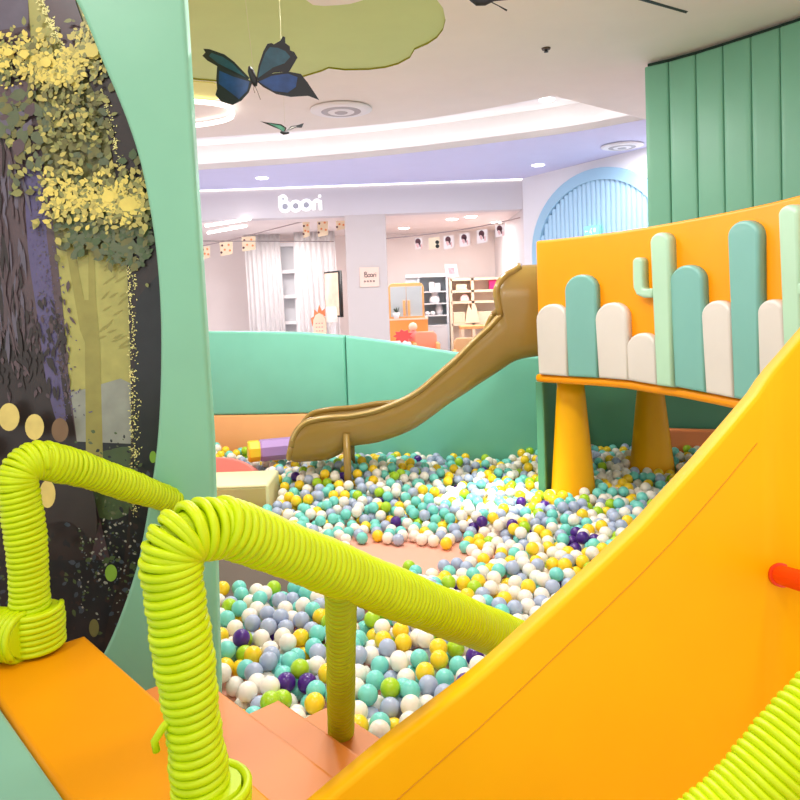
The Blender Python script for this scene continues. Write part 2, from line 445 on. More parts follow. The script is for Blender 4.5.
# ================================================================== SHOP CONTENTS
def slabbox(bm, x0, y0, x1, y1, Y, d, mi=0, bev=0):
    a = at_y(x0, y1, Y); b = at_y(x1, y0, Y); box(bm, (a.x, Y, a.z), (b.x, Y+d, b.z), mi, bev)
# curtains
def curtain(px0, px1, Y, label):
    a = at_y(px0, 224, Y).x; b = at_y(px1, 224, Y).x; bm = BM(); n = 60; zt = zfb-.01; rows = []
    for zi in range(5):
        z = zt*(1-zi/4*.995)
        rows.append([bm.verts.new((a+(b-a)*i/n+0.05*zi*.3, Y+0.022*math.sin(i*.8)*(1+.15*zi)+.012*math.sin(i*.33), z)) for i in range(n+1)])
    for A, B in zip(rows, rows[1:]):
        for i in range(n):
            f = bm.faces.new((A[i], A[i+1], B[i+1], B[i])); f.smooth = True
    bmesh.ops.solidify(bm, geom=bm.faces[:], thickness=.004)
    return tag(link('curtain', bm, CURT), label, 'curtain', 'shop curtains')
curtain(243, 279, 13.3, 'left white curtain in the shop, beside the bare pinkish wall')
curtain(293, 334, 13.1, 'right white curtain in the shop, behind the black framed picture')
bm = BM()
t = thing('ladder_shelf', 'white rung shelf between the two shop curtains', 'shelf', tuple(at_z(288, 420, 0)))
t.location = (at_y(288, 300, 13.6).x, 13.6, 0); bpy.context.view_layer.update()
for x in (279, 297):
    bm = BM(); p = at_y(x, 300, 13.6).x; box(bm, (p-.03, 13.6, 0), (p+.03, 13.66, 2.5)); link('upright', bm, WHITE, t)
for y in (245, 272, 297, 323, 350):
    bm = BM(); a = at_y(279, y, 13.6); b = at_y(297, y, 13.6); box(bm, (a.x, 13.55, a.z-.03), (b.x, 13.75, a.z+.03)); link('shelf', bm, WHITE, t)
bm = BM(); box(bm, (at_y(279, 300, 13.8).x, 13.76, 0), (at_y(297, 300, 13.8).x, 13.78, 2.5)); link('back_panel', bm, GREYL, t)
# framed picture
a = at_y(324, 272, 12.6); b = at_y(341, 316, 12.2)
pl = Plan([(a.x, 12.6), (b.x, 12.2)]); L_ = pl.L[-1]
t = thing('framed_picture', 'tall black edged picture of peach tones beside the shop column', 'picture', tuple(pl(L_/2, b.z)))
bm = BM(); pad(bm, [(0, b.z-.02), (L_, b.z-.02), (L_, a.z), (0, a.z)], pl, .05, .004); link('frame', bm, DARK, t)
bm = BM(); pad(bm, [(.02, b.z+.01), (L_-.04, b.z+.01), (L_-.04, a.z-.03), (.02, a.z-.03)], lambda s, z, o: pl(s, z, o+.006), .004, .001)
link('print', bm, mat('peach_print', (246, 206, 182), var=.18, vscale=5), t)
st = pl(L_*.5, 0); bm = BM(); box(bm, (st.x-.03, st.y+.10, 0), (st.x+.03, st.y+.13, a.z-.2)); link('stand', bm, WHITE, t)
# table with lamp and paper house
ztb = at_y(325, 337, 11.9).z-.02
tt = thing('display_table', 'low white display table holding the small lamp and paper tower', 'table', (at_y(322, 300, 11.9).x, 11.9, 0))
xa, xb = at_y(304, 300, 11.9).x, at_y(341, 300, 11.9).x
bm = BM(); box(bm, (xa, 11.6, ztb-.04), (xb, 12.2, ztb), 0, .008); link('table_top', bm, WHITE, tt)
for x in (xa+.04, xb-.04):
    for y in (11.64, 12.16): bm = BM(); box(bm, (x-.02, y-.02, 0), (x+.02, y+.02, ztb-.04)); link('leg', bm, WHITE, tt)
p = at_y(331, 300, 11.85); l = thing('table_lamp', 'small white shaded table lamp in front of the framed picture', 'lamp', (p.x, 11.85, ztb))
bm = BM(); lathe(bm, (p.x, 11.85, ztb), [(.07, 0), (.07, .02), (.03, .04), (.045, .08), (.025, .12), (.045, .17), (.02, .22), (.015, .3)], 16); link('base', bm, WHITE, l)
bm = BM(); lathe(bm, (p.x, 11.85, ztb), [(.10, .26), (.075, .5)], 20); link('lamp_shade', bm, mat('shade_white', (255, 248, 240), emit=.25), l)
p = at_y(318.5, 300, 11.75)
t = thing('paper_tower', 'cream toy tower with orange flame shaped roof beside the table lamp', 'toy', (p.x, 11.75, ztb))
bm = BM(); f = planar((p.x, 11.75, ztb), (1, 0, 0), (0, 0, 1)); pad(bm, [(-.1, 0), (.1, 0), (.1, .3), (.06, .38), (0, .41), (-.06, .38), (-.1, .3)], f, .12, .01); link('wall', bm, BIRCH, t)
bm = BM(); pad(bm, [(-.12, .2), (-.14, .33), (-.09, .36), (-.08, .47), (-.03, .42), (.0, .54), (.04, .44), (.09, .48), (.09, .36), (.05, .36), (0, .40), (-.07, .36), (-.1, .28)], lambda a, b, o: f(a, b, o-.04), .04, .004); link('roof', bm, mat('flame_orange', (250, 140, 90)), t)
for r_ in range(4):
    for c_ in range(3):
        bm = BM(); q = [(-.06+c_*.045, .06+r_*.06), (-.035+c_*.045, .06+r_*.06), (-.035+c_*.045, .075+r_*.06), (-.06+c_*.045, .075+r_*.06)]
        pad(bm, q, lambda a, b, o: f(a, b, o+.004), .006, .001); link('window_slot', bm, PINK, t)
# poster on the column
t = thing('wall_poster', 'small square peach Boori poster on the shop column', 'poster', tuple(at_y(369, 287, YF-.02)))
bm = BM(); pad(bm, px_poly([(359.5, 267.5), (378.8, 267), (379.3, 286.5), (360, 287)], YF-.03), FRONT(YF-.03), .015, .003); link('sheet', bm, mat('poster_peach', (248, 210, 192)), t)
S2 = lambda x, y: at_y(x, y, YF-.033)
bm = BM()
def circ2(cx, cy, r, n=12, a0=0, a1=360): return [S2(cx+r*math.cos(math.radians(a0+(a1-a0)*i/n)), cy+r*math.sin(math.radians(a0+(a1-a0)*i/n))) for i in range(n+1)]
tube(bm, [S2(364.5, 272), S2(364.7, 276.5)], .006, 6)
for c in ((365.4, 273, 1.0), (366, 275.7, 1.4), (368.9, 275.6, 1.3), (371.5, 275.4, 1.3)): tube(bm, circ2(*c), .0055, 6)
tube(bm, [S2(373.6, 277), S2(373.6, 275.2)]+circ2(374.6, 275, 1.0, 6, 180, 300), .0055, 6); tube(bm, [S2(375.8, 274), S2(375.9, 277)], .0055, 6); tube(bm, [S2(375.7, 272.4), S2(375.7, 272.7)], .006, 6)
for k in range(4): tube(bm, circ2(364.8+k*3, 281.4-.1*k, .7, 8), .005, 5)
link('lettering', bm, mat('letter_taupe', (120, 100, 96)), t)
# grey bookcase
Yb = 13.3
B = lambda x, y: at_y(x, y, Yb)
x0, x1 = B(420, 300).x, B(447.5, 300).x; zt = B(435, 277).z; zm = B(435, 325).z
t = thing('bookcase', 'tall blue grey bookcase with four open shelves in the shop', 'bookcase', ((x0+x1)/2, Yb, 0))
for n_, a, b in (('side_panel', x0-.04, x0), ('side_panel', x1-.02, x1+.02)):
    bm = BM(); box(bm, (a, Yb, 0), (b, Yb+.35, zt)); link(n_, bm, GREY, t)
bm = BM(); box(bm, (x0, Yb+.32, zm), (x1, Yb+.35, zt)); link('back_panel', bm, GREYD, t)
bm = BM(); box(bm, (x0-.25, Yb-.02, zt), (x1+.02, Yb+.35, zt+.06)); link('top', bm, GREYL, t)
bm = BM(); box(bm, (x0-.25, Yb+.02, 0), (x0-.04, Yb+.35, zt)); link('side_cabinet', bm, GREY, t)
shelfz = []
for y in (291, 303, 315, 325):
    z = B(435, y).z; shelfz.append(z); bm = BM(); box(bm, (x0, Yb, z-.025), (x1-.02, Yb+.32, z)); link('shelf', bm, GREYL, t)
bm = BM(); box(bm, (x0, Yb-.01, .05), (x1-.02, Yb+.02, zm-.03)); link('door', bm, GREYL, t)
xm = (x0+x1)/2
for (lab, x, z, w_, h_, m_) in (('pair of white boxes on the top shelf of the grey bookcase', xm+.03, shelfz[0], .2, .17, WHITE), ('white pot on the third shelf of the grey bookcase', xm+.1, shelfz[2], .12, .19, GREYL)):
    bm = BM()
    if m_ is WHITE: box(bm, (x-w_/2, Yb+.08, z), (x-.005, Yb+.2, z+h_)); box(bm, (x+.01, Yb+.08, z), (x+w_/2, Yb+.2, z+h_*.85))
    else: lathe(bm, (x, Yb+.14, z), [(.05, 0), (.07, .06), (.07, .12), (.045, .19)], 14)
    tag(link('storage_box' if m_ is WHITE else 'pot', bm, m_), lab, 'box' if m_ is WHITE else 'pot')
bm = BM(); lathe(bm, (xm+.02, Yb+.14, shelfz[1]), [(.08, 0), (.1, .05), (.085, .11), (.05, .14), (.062, .18), (.04, .225), (.01, .235)], 16)
d_ = tag(link('plush_toy', bm, WHITE), 'white plush animal on the second shelf of the grey bookcase', 'toy')
for s in (-1, 1): bm = BM(); lathe(bm, (xm+.02+s*.035, Yb+.14, shelfz[1]+.2), [(.015, 0), (.02, .04), (.01, .09)], 8); link('ear', bm, WHITE, d_)
for k in range(2):
    bm = BM(); lathe(bm, (xm-.12+k*.1, Yb+.1, shelfz[2]), [(.02, 0), (.045, .02), (.045, .05), (.02, .07)], 12)
    tag(link('bowl', bm, WHITE), ('left' if k == 0 else 'right')+' white bowl beside the pot on the grey bookcase', 'bowl')
# orange wood wardrobe-like unit + chest
Ym = 12.6; Bm = lambda x, y: at_y(x, y, Ym)
zc_ = Bm(409, 318).z
x0, x1 = Bm(390, 330).x, Bm(428, 330).x
t = thing('toy_chest', 'orange wooden chest under the small two door cabinet', 'chest', ((x0+x1)/2, Ym, 0))
bm = BM(); box(bm, (x0, Ym-.1, 0), (x1, Ym+.4, zc_-.03)); link('body', bm, mat('chest_orange', (248, 168, 84), rough=.5), t)
bm = BM(); box(bm, (x0-.01, Ym-.12, zc_-.03), (x1+.01, Ym+.42, zc_)); link('top', bm, BIRCH, t)
xa, xb = Bm(388.5, 300).x, Bm(424, 300).x; zt = Bm(405, 283).z
t = thing('wall_cabinet', 'small arched orange framed cabinet with two grey doors on the chest', 'cabinet', ((xa+xb)/2, Ym, zc_))
f = FRONT(Ym-.05); bm = BM(); r_ = .09
out = [(xa, zc_), (xb, zc_)]+[(xb-r_+r_*math.cos(a), zt-r_+r_*math.sin(a)) for a in [i*PI/12 for i in range(7)]]+[(xa+r_-r_*math.sin(a), zt-r_+r_*math.cos(a)) for a in [i*PI/12 for i in range(7)]]
pad(bm, out, f, .3, .01); link('body', bm, WOOD, t)
xm_ = (xa+xb)/2
for s in (-1, 1):
    bm = BM(); e = xa+.035 if s < 0 else xb-.035
    pad(bm, [(xm_+s*.004, zc_+.03), (e, zc_+.03), (e, zt-.06), (xm_+s*.004, zt-.06)], lambda a, b, o: f(a, b, o+.012), .012, .003); d_ = link('door', bm, mat('door_grey', (190, 198, 200)), t)
    bm = BM(); pad(bm, [(xm_+s*.018, zc_+.04), (xm_+s*.06, zc_+.04), (xm_+s*.06, zc_+.3), (xm_+s*.018, zc_+.3)], lambda a, b, o: f(a, b, o+.03), .02, .006); link('handle', bm, WOOD, d_)
p = Bm(394, 316); t = thing('potted_plant', 'small dark leaved plant in a white pot on the orange chest', 'plant', (p.x, Ym-.16, zc_))
bm = BM(); lathe(bm, (p.x+.04, Ym-.085, zc_), [(.04, 0), (.06, .1)], 12); link('pot', bm, WHITE, t)
bm = BM()
for k in range(9):
    a = k*2.4; q = Vector((p.x+.04, Ym-.085, zc_+.09)); e = Vector((math.cos(a)*.07, math.sin(a)*.04, .07+.02*(k % 3))); n_ = Vector((-e.y, e.x, 0)).normalized()*.016
    polyface(bm, [q, q+e*.5+n_, q+e, q+e*.5-n_])
link('leaves', bm, mat('leaf_dark', (70, 84, 66)), t)
# cream shelf unit
Yc = 13.5; Bc = lambda x, y: at_y(x, y, Yc)
x0, x1 = Bc(451, 300).x, Bc(512, 300).x; xmid = Bc(473, 300).x; zt = Bc(470, 278).z; zb_ = Bc(470, 324).z
t = thing('cubby_shelf', 'cream open cubby shelf against the shop back wall', 'shelf', ((x0+x1)/2, Yc, 0))
for x in (x0, xmid, x1): bm = BM(); box(bm, (x-.025, Yc, 0), (x+.025, Yc+.35, zt)); link('upright', bm, BIRCH, t)
sz = []
for y in (279, 291, 302, 324): z = Bc(470, y).z; sz.append(z); bm = BM(); box(bm, (x0, Yc, z-.025), (x1, Yc+.35, z+.02)); link('shelf', bm, BIRCH, t)
bm = BM(); box(bm, (x0, Yc+.33, 0), (x1, Yc+.35, zt)); link('back_panel', bm, mat('peach_back', (255, 240, 228)), t)
for lab, x, z, w_, h_, m_, nm in (('magenta box in the upper right cubby of the cream shelf', 494, sz[1], .13, .17, MAGENTA, 'storage_box'), ('pale pink round bag in the middle left cubby', 465, sz[2], .17, .13, PALEPINK, 'bag'),
        ('long cream box in the upper left cubby', 462, sz[1], .2, .11, BIRCH, 'storage_box'), ('wide cream basket in the lower right cubby', 486, sz[3], .3, .2, BIRCH, 'basket'), ('wide cream basket in the lower left cubby', 459, sz[3], .22, .2, BIRCH, 'basket')):
    p = Bc(x, 300).x; bm = BM()
    if nm == 'bag':
        pad(bm, [(p-w_/2+w_/2*(1-math.cos(a)), z+.02+h_*math.sin(a)) for a in [PI*i/10 for i in range(11)]], FRONT(Yc+.05), .1, .015)
    else: box(bm, (p-w_/2, Yc+.04, z+.02), (p+w_/2, Yc+.25, z+.02+h_), 0, .012)
    tag(link(nm, bm, m_), lab, nm.split('_')[-1])
# toy house on cubby
p = Bc(470, 300).x; bm = BM(); pad(bm, [(p-.1, sz[3]+.02), (p+.16, sz[3]+.02), (p+.12, sz[3]+.26), (p+.08, sz[3]+.38), (p+.04, sz[3]+.22), (p-.03, sz[3]+.36), (p-.07, sz[3]+.2)], FRONT(Yc-.02), .02, .004)
tag(link('toy_rabbit', bm, mat('toy_cream', (255, 236, 200))), 'pale cream eared toy shape before the cubby divider', 'toy')
p0, p1 = at_y(446.5, 277.5, Yc-.0), at_y(458.5, 264.5, Yc)
t = thing('picture_frame', 'small pale framed picture standing on top of the cream shelf', 'picture', (p0.x+.1, Yc+.1, zt+.02))
f = planar((p0.x, Yc+.06, zt+.02), (1, 0, 0), (-.1, .15, 1)); w_ = p1.x-p0.x; h_ = .25
bm = BM(); pad(bm, [(0, 0), (w_, 0), (w_, h_), (0, h_)], f, .02, .004); link('frame', bm, PALEPINK, t)
bm = BM(); pad(bm, [(.06, .07), (w_-.06, .07), (w_-.06, h_-.07), (.06, h_-.07)], lambda a, b, o: f(a, b, o+.002), .002, .0005); link('print', bm, mat('print_mauve', (186, 150, 160), var=.3, vscale=30), t)
# desk, chairs, toys low in the shop
Yd = 12.4; D = lambda x, y: at_y(x, y, Yd)
x0, x1 = D(461, 330).x, D(500, 330).x; zt = D(475, 326).z
t = thing('low_table', 'low pale wooden play table in front of the cream shelf', 'table', ((x0+x1)/2, Yd, 0))
bm = BM(); box(bm, (x0, Yd, zt-.05), (x1, Yd+.5, zt), 0, .008); link('table_top', bm, WOOD, t)
for x in (x0+.03, x1-.03):
    for y in (Yd+.03, Yd+.47): bm = BM(); box(bm, (x-.025, y-.025, 0), (x+.025, y+.025, zt-.05)); link('leg', bm, BIRCH, t)
def kid_chair(px, py, Y, m_, w_, lab):
    q = at_y(px, py, Y); zt = q.z; t = thing('armchair', lab, 'chair', (q.x, Y, 0))
    f = FRONT(Y-.02)
    bm = BM(); h_ = .34; pad(bm, [(q.x-w_/2, zt-h_), (q.x+w_/2, zt-h_), (q.x+w_/2, zt-.06), (q.x+w_/2-.05, zt), (q.x-w_/2+.05, zt), (q.x-w_/2, zt-.06)], lambda a, b, o: f(a, b, o-.22), .09, .025); link('backrest', bm, m_, t)
    bm = BM(); box(bm, (q.x-w_/2, Y-.2, zt-.42), (q.x+w_/2, Y+.25, zt-.3), 0, .03); link('seat', bm, m_, t)
    for s in (-1, 1):
        bm = BM(); box(bm, (q.x+s*w_/2-.03, Y-.18, zt-.32), (q.x+s*w_/2+.03, Y+.2, zt-.17), 0, .02); link('armrest', bm, WOOD, t)
        for y in (-.15, .2): bm = BM(); box(bm, (q.x+s*(w_/2-.05)-.02, Y+y-.02, 0), (q.x+s*(w_/2-.05)+.02, Y+y+.02, zt-.4)); link('leg', bm, WOOD, t)
kid_chair(426, 332, 11.6, mat('chair_coral', (250, 168, 136), rough=.6), .36, 'coral armchair with orange arms before the orange chest')
kid_chair(468, 338.5, 11.6, mat('chair_tan', (222, 180, 130), rough=.6), .42, 'tan low armchair in the shop, half behind the ochre slide')
q = at_y(405, 343, 11.8); t = thing('shop_bed', 'white topped low bed behind the mint padded wall', 'bed', (q.x, 12, 0))
bm = BM(); box(bm, (q.x-.5, 11.4, 0), (q.x+.1, 12.15, q.z-.12)); link('base', bm, WHITE, t)
bm = BM(); box(bm, (q.x-.5, 11.4, q.z-.12), (q.x+.1, 12.15, q.z+.02), 0, .03); link('mattress', bm, WHITE, t)
zb2 = q.z+.02
p = at_y(403, 335, 11.7); bm = BM()
n_ = 18; pts = [(p.x+(.16 if i % 2 else .11)*math.cos(2*PI*i/n_), zb2+.1+(.11 if i % 2 else .075)*math.sin(2*PI*i/n_)) for i in range(n_)]
pad(bm, pts, FRONT(11.65), .1, .01); tag(link('cushion', bm, RED), 'red spiky edged cushion on the white bed in the shop', 'cushion')
p = at_y(413, 329, 11.9); t = thing('plush_doll', 'pale plush doll with a round head behind the red cushion', 'toy', (p.x, 11.9, zb2))
bm = BM(); lathe(bm, (p.x, 11.9, zb2), [(.08, 0), (.09, .08), (.05, .17)], 14); link('body', bm, PINK, t)
bm = BM(); lathe(bm, (p.x, 11.9, zb2+.16), [(.02, 0), (.065, .04), (.07, .08), (.05, .125), (.01, .14)], 14); link('head', bm, BIRCH, t)
# bunting
def string(pts, Y, lab):
    bm = BM(); tube(bm, smooth_curve([at_y(x, y, Y) for x, y in pts], 6), .008, 6); return tag(link('string', bm, mat('string_grey', (170, 150, 150))), lab, 'string')
string([(382, 239), (430, 234), (480, 226.5), (523, 217)], 11.15, 'thin string holding the portrait cards across the shop opening')
string([(196, 247), (226, 241), (250, 235), (306, 221), (345, 214.5)], 11.6, 'thin string holding the house cards left of the column')
bm = BM(); tube(bm, [at_y(200, 241, 11.4), at_y(334, 241.5, 11.4)], .007, 6); tag(link('hanging_rod', bm, mat('rod_grey', (150, 136, 136))), 'thin level rod before the shop curtains', 'rod')
SKIN = mat('card_pink', (240, 190, 186)); HAIR = mat('card_dark', (96, 48, 56)); CARD = mat('card_white', (250, 236, 232)); CARDB = mat('card_buff', (246, 222, 190)); DOT = mat('card_orange', (240, 150, 90))
places = ['nearest the column', 'second from the column', 'third from the column', 'third from the amber panel', 'second from the amber panel', 'nearest the amber panel']
for k, (x, y, w_, h_) in enumerate(((418.5, 238.5, 7, 11), (434, 238.2, 11, 11.5), (448.5, 236.5, 10, 13), (464.5, 234.3, 10, 13), (482, 230.5, 10.5, 13.5), (500, 225.5, 9.5, 12))):
    Y = 11.14; tl = at_y(x-w_/2, y, Y); c_ = px_poly([(x-w_/2, y-.3), (x+w_/2, y-w_*.14), (x+w_/2+.4, y+h_-w_*.2), (x-w_/2+.4, y+h_)], Y)
    t = thing('photo_card', f'portrait card on the string, {places[k]}'+(', cream with a black blot' if k == 1 else ''), 'card', tuple(at_y(x, y+h_, Y)), 'portrait cards on the string')
    bm = BM(); pad(bm, c_, FRONT(Y), .006, .001); link('sheet', bm, CARDB if k == 1 else CARD, t)
    bm = BM(); G = lambda a, b: at_y(x+a, y+b, Y-.002)
    if k == 1:
        disc(bm, G(3.2, 4), .03, 10, 'y'); disc(bm, G(3.4, 8), .03, 10, 'y'); link('print', bm, DARK, t)
    else:
        disc(bm, G(-.5, 3.2), .042, 12, 'y', 0, .05); polyface(bm, [G(-1.5, 3), G(1.5, 3), G(2.2, 8), G(1.2, 8.5), G(.5, 5), G(-.5, 5.5)])
        polyface(bm, [p+Vector((0, -.001, 0)) for p in (G(-2.2, 4.4), G(0, 5), G(.6, 8), G(-.8, 9.5), G(-2.4, 7))], 1)
        polyface(bm, [p+Vector((0, -.001, 0)) for p in (G(2.2, 6), G(3.4, 5.6), G(3.8, 10), G(2.4, 10.4))], 1); link('print', bm, [HAIR, SKIN], t)
hp = ['first from the mint arch', 'second from the mint arch', 'third from the mint arch', 'third from the column', 'second from the column', 'touching the column edge']
for k, (x, y, w_, h_) in enumerate(((205.5, 246.5, 9, 13), (226, 242, 13, 14), (248.5, 236.5, 14, 15), (306, 222, 7, 16), (322.5, 219, 11, 18), (340.5, 216.5, 10, 14))):
    Y = 11.59; c_ = px_poly([(x-w_/2, y+.5), (x+w_/2, y-.5), (x+w_/2, y+h_-2), (x+1, y+h_-1), (x-w_/2+1, y+h_)], Y)
    t = thing('house_card', f'buff house card on the left string, {hp[k]}', 'card', tuple(at_y(x, y+h_, Y)), 'house cards on the left string')
    bm = BM(); pad(bm, c_, FRONT(Y), .006, .001); link('sheet', bm, CARDB, t)
    bm = BM()
    for a, b in ((-.3, .25), (.2, .2), (-.1, .55), (.3, .6), (-.35, .75)): disc(bm, at_y(x+a*w_, y+b*h_, Y-.002), .018, 8, 'y', 0 if a > -.2 else 1)
    link('print', bm, [DOT, HAIR], t)
# shop spotlights
sp = [(404, 228, 13.1, 'left'), (452, 219, 12.5, 'middle'), (471, 216.5, 12.2, 'upper middle'), (497, 222, 13.0, 'upper right')]
for k, (x, y, Y, w_) in enumerate(sp):
    p = at_y(x, y, Y); z = zfb; p = at_z(x, y, z)
    bm = BM(); lathe(bm, (p.x, p.y, z-.015), [(.085, 0), (.1, .014)], 18); t = tag(link('downlight', bm, LAMP), ['glowing shop downlight near the column top', 'glowing shop downlight above the third portrait card', 'glowing shop downlight above the fourth portrait card', 'glowing shop downlight next to the last portrait card'][k], 'light', 'shop downlights')
for k, (x0_, y0_, x1_, y1_) in enumerate(((208, 233, 246, 226), (206, 226, 250, 219))):
    bm = BM(); a = at_z(x0_, y0_, zfb-.02); b = at_z(x1_, y1_, zfb-.02); tube(bm, [a, b], .02, 8)
    tag(link('track_light', bm, LAMP), ('lower' if k == 0 else 'upper')+' white track strip on the shop ceiling beside the curtain', 'light')

# ================================================================== CEILING FITTINGS
def diffuser(px, py, z, rad, lab):
    c = at_z(px, py, z); t = thing('air_diffuser', lab, 'air vent', (c.x, c.y, z-.02))
    for k in range(4):
        r = rad*(1-.25*k); bm = BM(); lathe(bm, (c.x, c.y, z-.03-.004*k), [(r*.8, .0), (r, .012), (r, .022), (r*.8, .02)], 40); link('ring', bm, WHITE if k % 2 == 0 else mat('vent_grey', (176, 168, 172)), t)
    return t
diffuser(341, 108.5, ZC, .27, 'round white air diffuser in the ceiling beside the big blue butterfly')
diffuser(622, 145, ZC, .24, 'round air diffuser in the lavender ceiling above the blue arch')
for (x, y, z, lab) in ((262, 178, ZC, 'small glowing downlight in the lavender ceiling left of the sign'), (538, 165, ZC, 'small glowing downlight in the lavender ceiling beside the blue arch'), (547, 99.5, ZC+.34, 'small glowing downlight inside the bright ceiling cove')):
    c = at_z(x, y, z); bm = BM(); lathe(bm, (c.x, c.y, z-.012), [(.07, 0), (.085, .011)], 20); tag(link('downlight', bm, LAMP), lab, 'light')
for (x, y, lab) in ((505, 172, 'small dark slot near the sign'), (530, 140, 'small slot by the cove')):
    pass
c = at_z(546, 48, ZC); t = thing('sprinkler_head', 'small dark sprinkler head on the beige ceiling', 'sprinkler', (c.x, c.y, ZC-.03))
bm = BM(); lathe(bm, (c.x, c.y, ZC-.012), [(.028, 0), (.032, .011)], 16); link('plate', bm, mat('dull_brown', (90, 70, 50)), t)
bm = BM(); lathe(bm, (c.x, c.y, ZC-.04), [(.016, .012), (.01, .02), (.012, .03)], 12); link('nozzle', bm, DARK, t)
t = thing('ceiling_hatch', 'beige access hatch with dark slot in the ceiling above the green panels', 'hatch', tuple(at_z(665, 4, ZC-.01)))
bm = BM(); prism(bm, [at_z(x, y, ZC-.008) for x, y in ((640, -2), (688, 11.5), (686, 13.5), (638, 0))], .006); link('slot', bm, DARK, t)
bm = BM(); prism(bm, [at_z(x, y, ZC-.006) for x, y in ((640, -3), (662, -28), (730, -4), (689, 12))], .004); link('cover', bm, CEIL, t)

# ================================================================== BUTTERFLIES
def zz(pts, s, ox, oy): return [(ox+x/s, oy+y/s) for x, y in pts]
BK = mat('wing_black', (26, 30, 34), rough=.5); BL = mat('wing_blue', (26, 62, 116), rough=.4, var=.25, vscale=30); TL = mat('wing_teal', (32, 76, 92), rough=.4, var=.2, vscale=30); TG = mat('wing_seagreen', (90, 150, 130), rough=.5, var=.2, vscale=40)
def wing(parent, pts, Y, slope, inner, k, inmat, cx, root):
    f = lambda px, py, o: at_y(px, py, Y+slope*abs(px-cx)*Y/F+o)
    bm = BM(); fr = [bm.verts.new(f(x, y, 0)) for x, y in pts]; bk = [bm.verts.new(f(x, y, .004)) for x, y in pts]; n = len(pts)
    bm.faces.new(fr); bm.faces.new(bk[::-1])
    for i in range(n): bm.faces.new((fr[i], bk[i], bk[(i+1) % n], fr[(i+1) % n]))
    if inner:
        mx = sum(p[0] for p in inner)/len(inner)
        for o in (-.0012, .0052): polyface(bm, [f(x, y, o) for x, y in inner], 1)
    bmesh.ops.recalc_face_normals(bm, faces=bm.faces[:])
    return link('wing', bm, [BK, inmat], parent)
Z6 = lambda p: zz(p, 6.154, 200, 30)
YB = 2.6
b0 = at_y(253, 76, YB)
t = thing('butterfly', 'large blue and black butterfly hanging below the olive recess', 'butterfly', tuple(b0))
wing(t, Z6([(305, 295), (210, 195), (150, 150), (60, 118), (20, 115), (33, 138), (15, 158), (45, 188), (105, 222), (112, 238), (290, 312)]), YB, .35, Z6([(285, 292), (200, 205), (140, 165), (70, 140), (55, 160), (110, 205), (180, 240)]), 0, TL, 253, None)
wing(t, Z6([(312, 312), (200, 265), (105, 225), (100, 300), (105, 360), (95, 400), (130, 440), (200, 462), (255, 435), (300, 385), (320, 330)]), YB, .2, Z6([(305, 318), (200, 285), (118, 250), (115, 330), (190, 385), (240, 425), (290, 375)]), 0, BL, 253, None)
wing(t, Z6([(346, 304), (360, 220), (390, 130), (415, 85), (440, 80), (455, 88), (495, 65), (510, 38), (525, 45), (525, 80), (552, 100), (555, 125), (580, 135), (600, 170), (550, 255), (450, 264), (360, 312)]), YB, .35, Z6([(356, 296), (372, 222), (402, 140), (430, 105), (480, 110), (525, 130), (556, 165), (520, 205), (450, 230)]), 0, TL, 253, None)
wing(t, Z6([(350, 318), (430, 270), (540, 255), (620, 270), (660, 320), (735, 432), (665, 405), (560, 412), (470, 395), (390, 352)]), YB, .2, Z6([(362, 318), (440, 282), (540, 268), (600, 290), (590, 350), (540, 385), (450, 375)]), 0, BL, 253, None)
bm = BM(); tube(bm, [at_y(*p, YB) for p in Z6([(303, 225), (312, 250), (325, 290), (335, 320), (342, 345)])], [.004, .011, .012, .012, .006], 10); link('body', bm, BK, t)
for e in ([(338, 345), (350, 370), (372, 428)], [(332, 345), (330, 365), (338, 388)]): bm = BM(); tube(bm, [at_y(*p, YB) for p in Z6(e)], .0012, 5); link('antenna', bm, mat('antenna_brown', (120, 96, 70)), t)
a = at_y(258, 60, YB); bm = BM(); tube(bm, [at_y(*Z6([(335, 300)])[0], YB), Vector((a.x-.08, YB, ZC))], .0007, 5); tag(link('hanging_thread', bm, CORD), 'pale thread holding the large blue butterfly', 'thread')
YB2 = 3.6
t = thing('butterfly', 'small teal butterfly hanging under the big blue one', 'butterfly', tuple(at_y(285, 132, YB2)))
wing(t, Z6([(370, 562), (410, 568), (500, 580), (532, 602), (522, 640), (490, 612), (430, 588)]), YB2, .3, Z6([(420, 574), (495, 587), (522, 605), (515, 628), (480, 602)]), 0, TG, 285, None)
wing(t, Z6([(528, 622), (560, 592), (600, 585), (640, 572), (626, 602), (592, 600), (552, 616)]), YB2, .3, Z6([(536, 618), (566, 597), (598, 591), (585, 596), (552, 611)]), 0, mat('wing_pale', (190, 186, 180)), 285, None)
bm = BM(); tube(bm, [at_y(*p, YB2) for p in Z6([(495, 628), (515, 634), (548, 632)])], [.005, .009, .005], 8); link('body', bm, BK, t)
a = at_y(285, 131, YB2); bm = BM(); tube(bm, [a, Vector((a.x, a.y, ZC))], .0005, 5); tag(link('hanging_thread', bm, CORD), 'fine thread holding the small teal butterfly', 'thread')
YB3 = 2.8
t = thing('butterfly', 'black butterfly at the ceiling, cut by the top of the picture', 'butterfly', tuple(at_y(483, 2, YB3)))
wing(t, [(482, 3), (470, 0), (455, -14), (440, -40), (470, -48), (486, -20)], YB3, .3, [(478, -4), (462, -16), (452, -36), (468, -40), (482, -18)], 0, BL, 484, None)
wing(t, [(487, 2), (498, -18), (520, -44), (545, -36), (532, -12), (508, 0)], YB3, .3, [(492, -4), (502, -20), (522, -38), (536, -32), (524, -12)], 0, BL, 484, None)
bm = BM(); tube(bm, [at_y(x, y, YB3) for x, y in ((470, -1), (477, 2), (485, 2), (493, 0))], [.006, .014, .013, .006], 10); link('body', bm, BK, t)
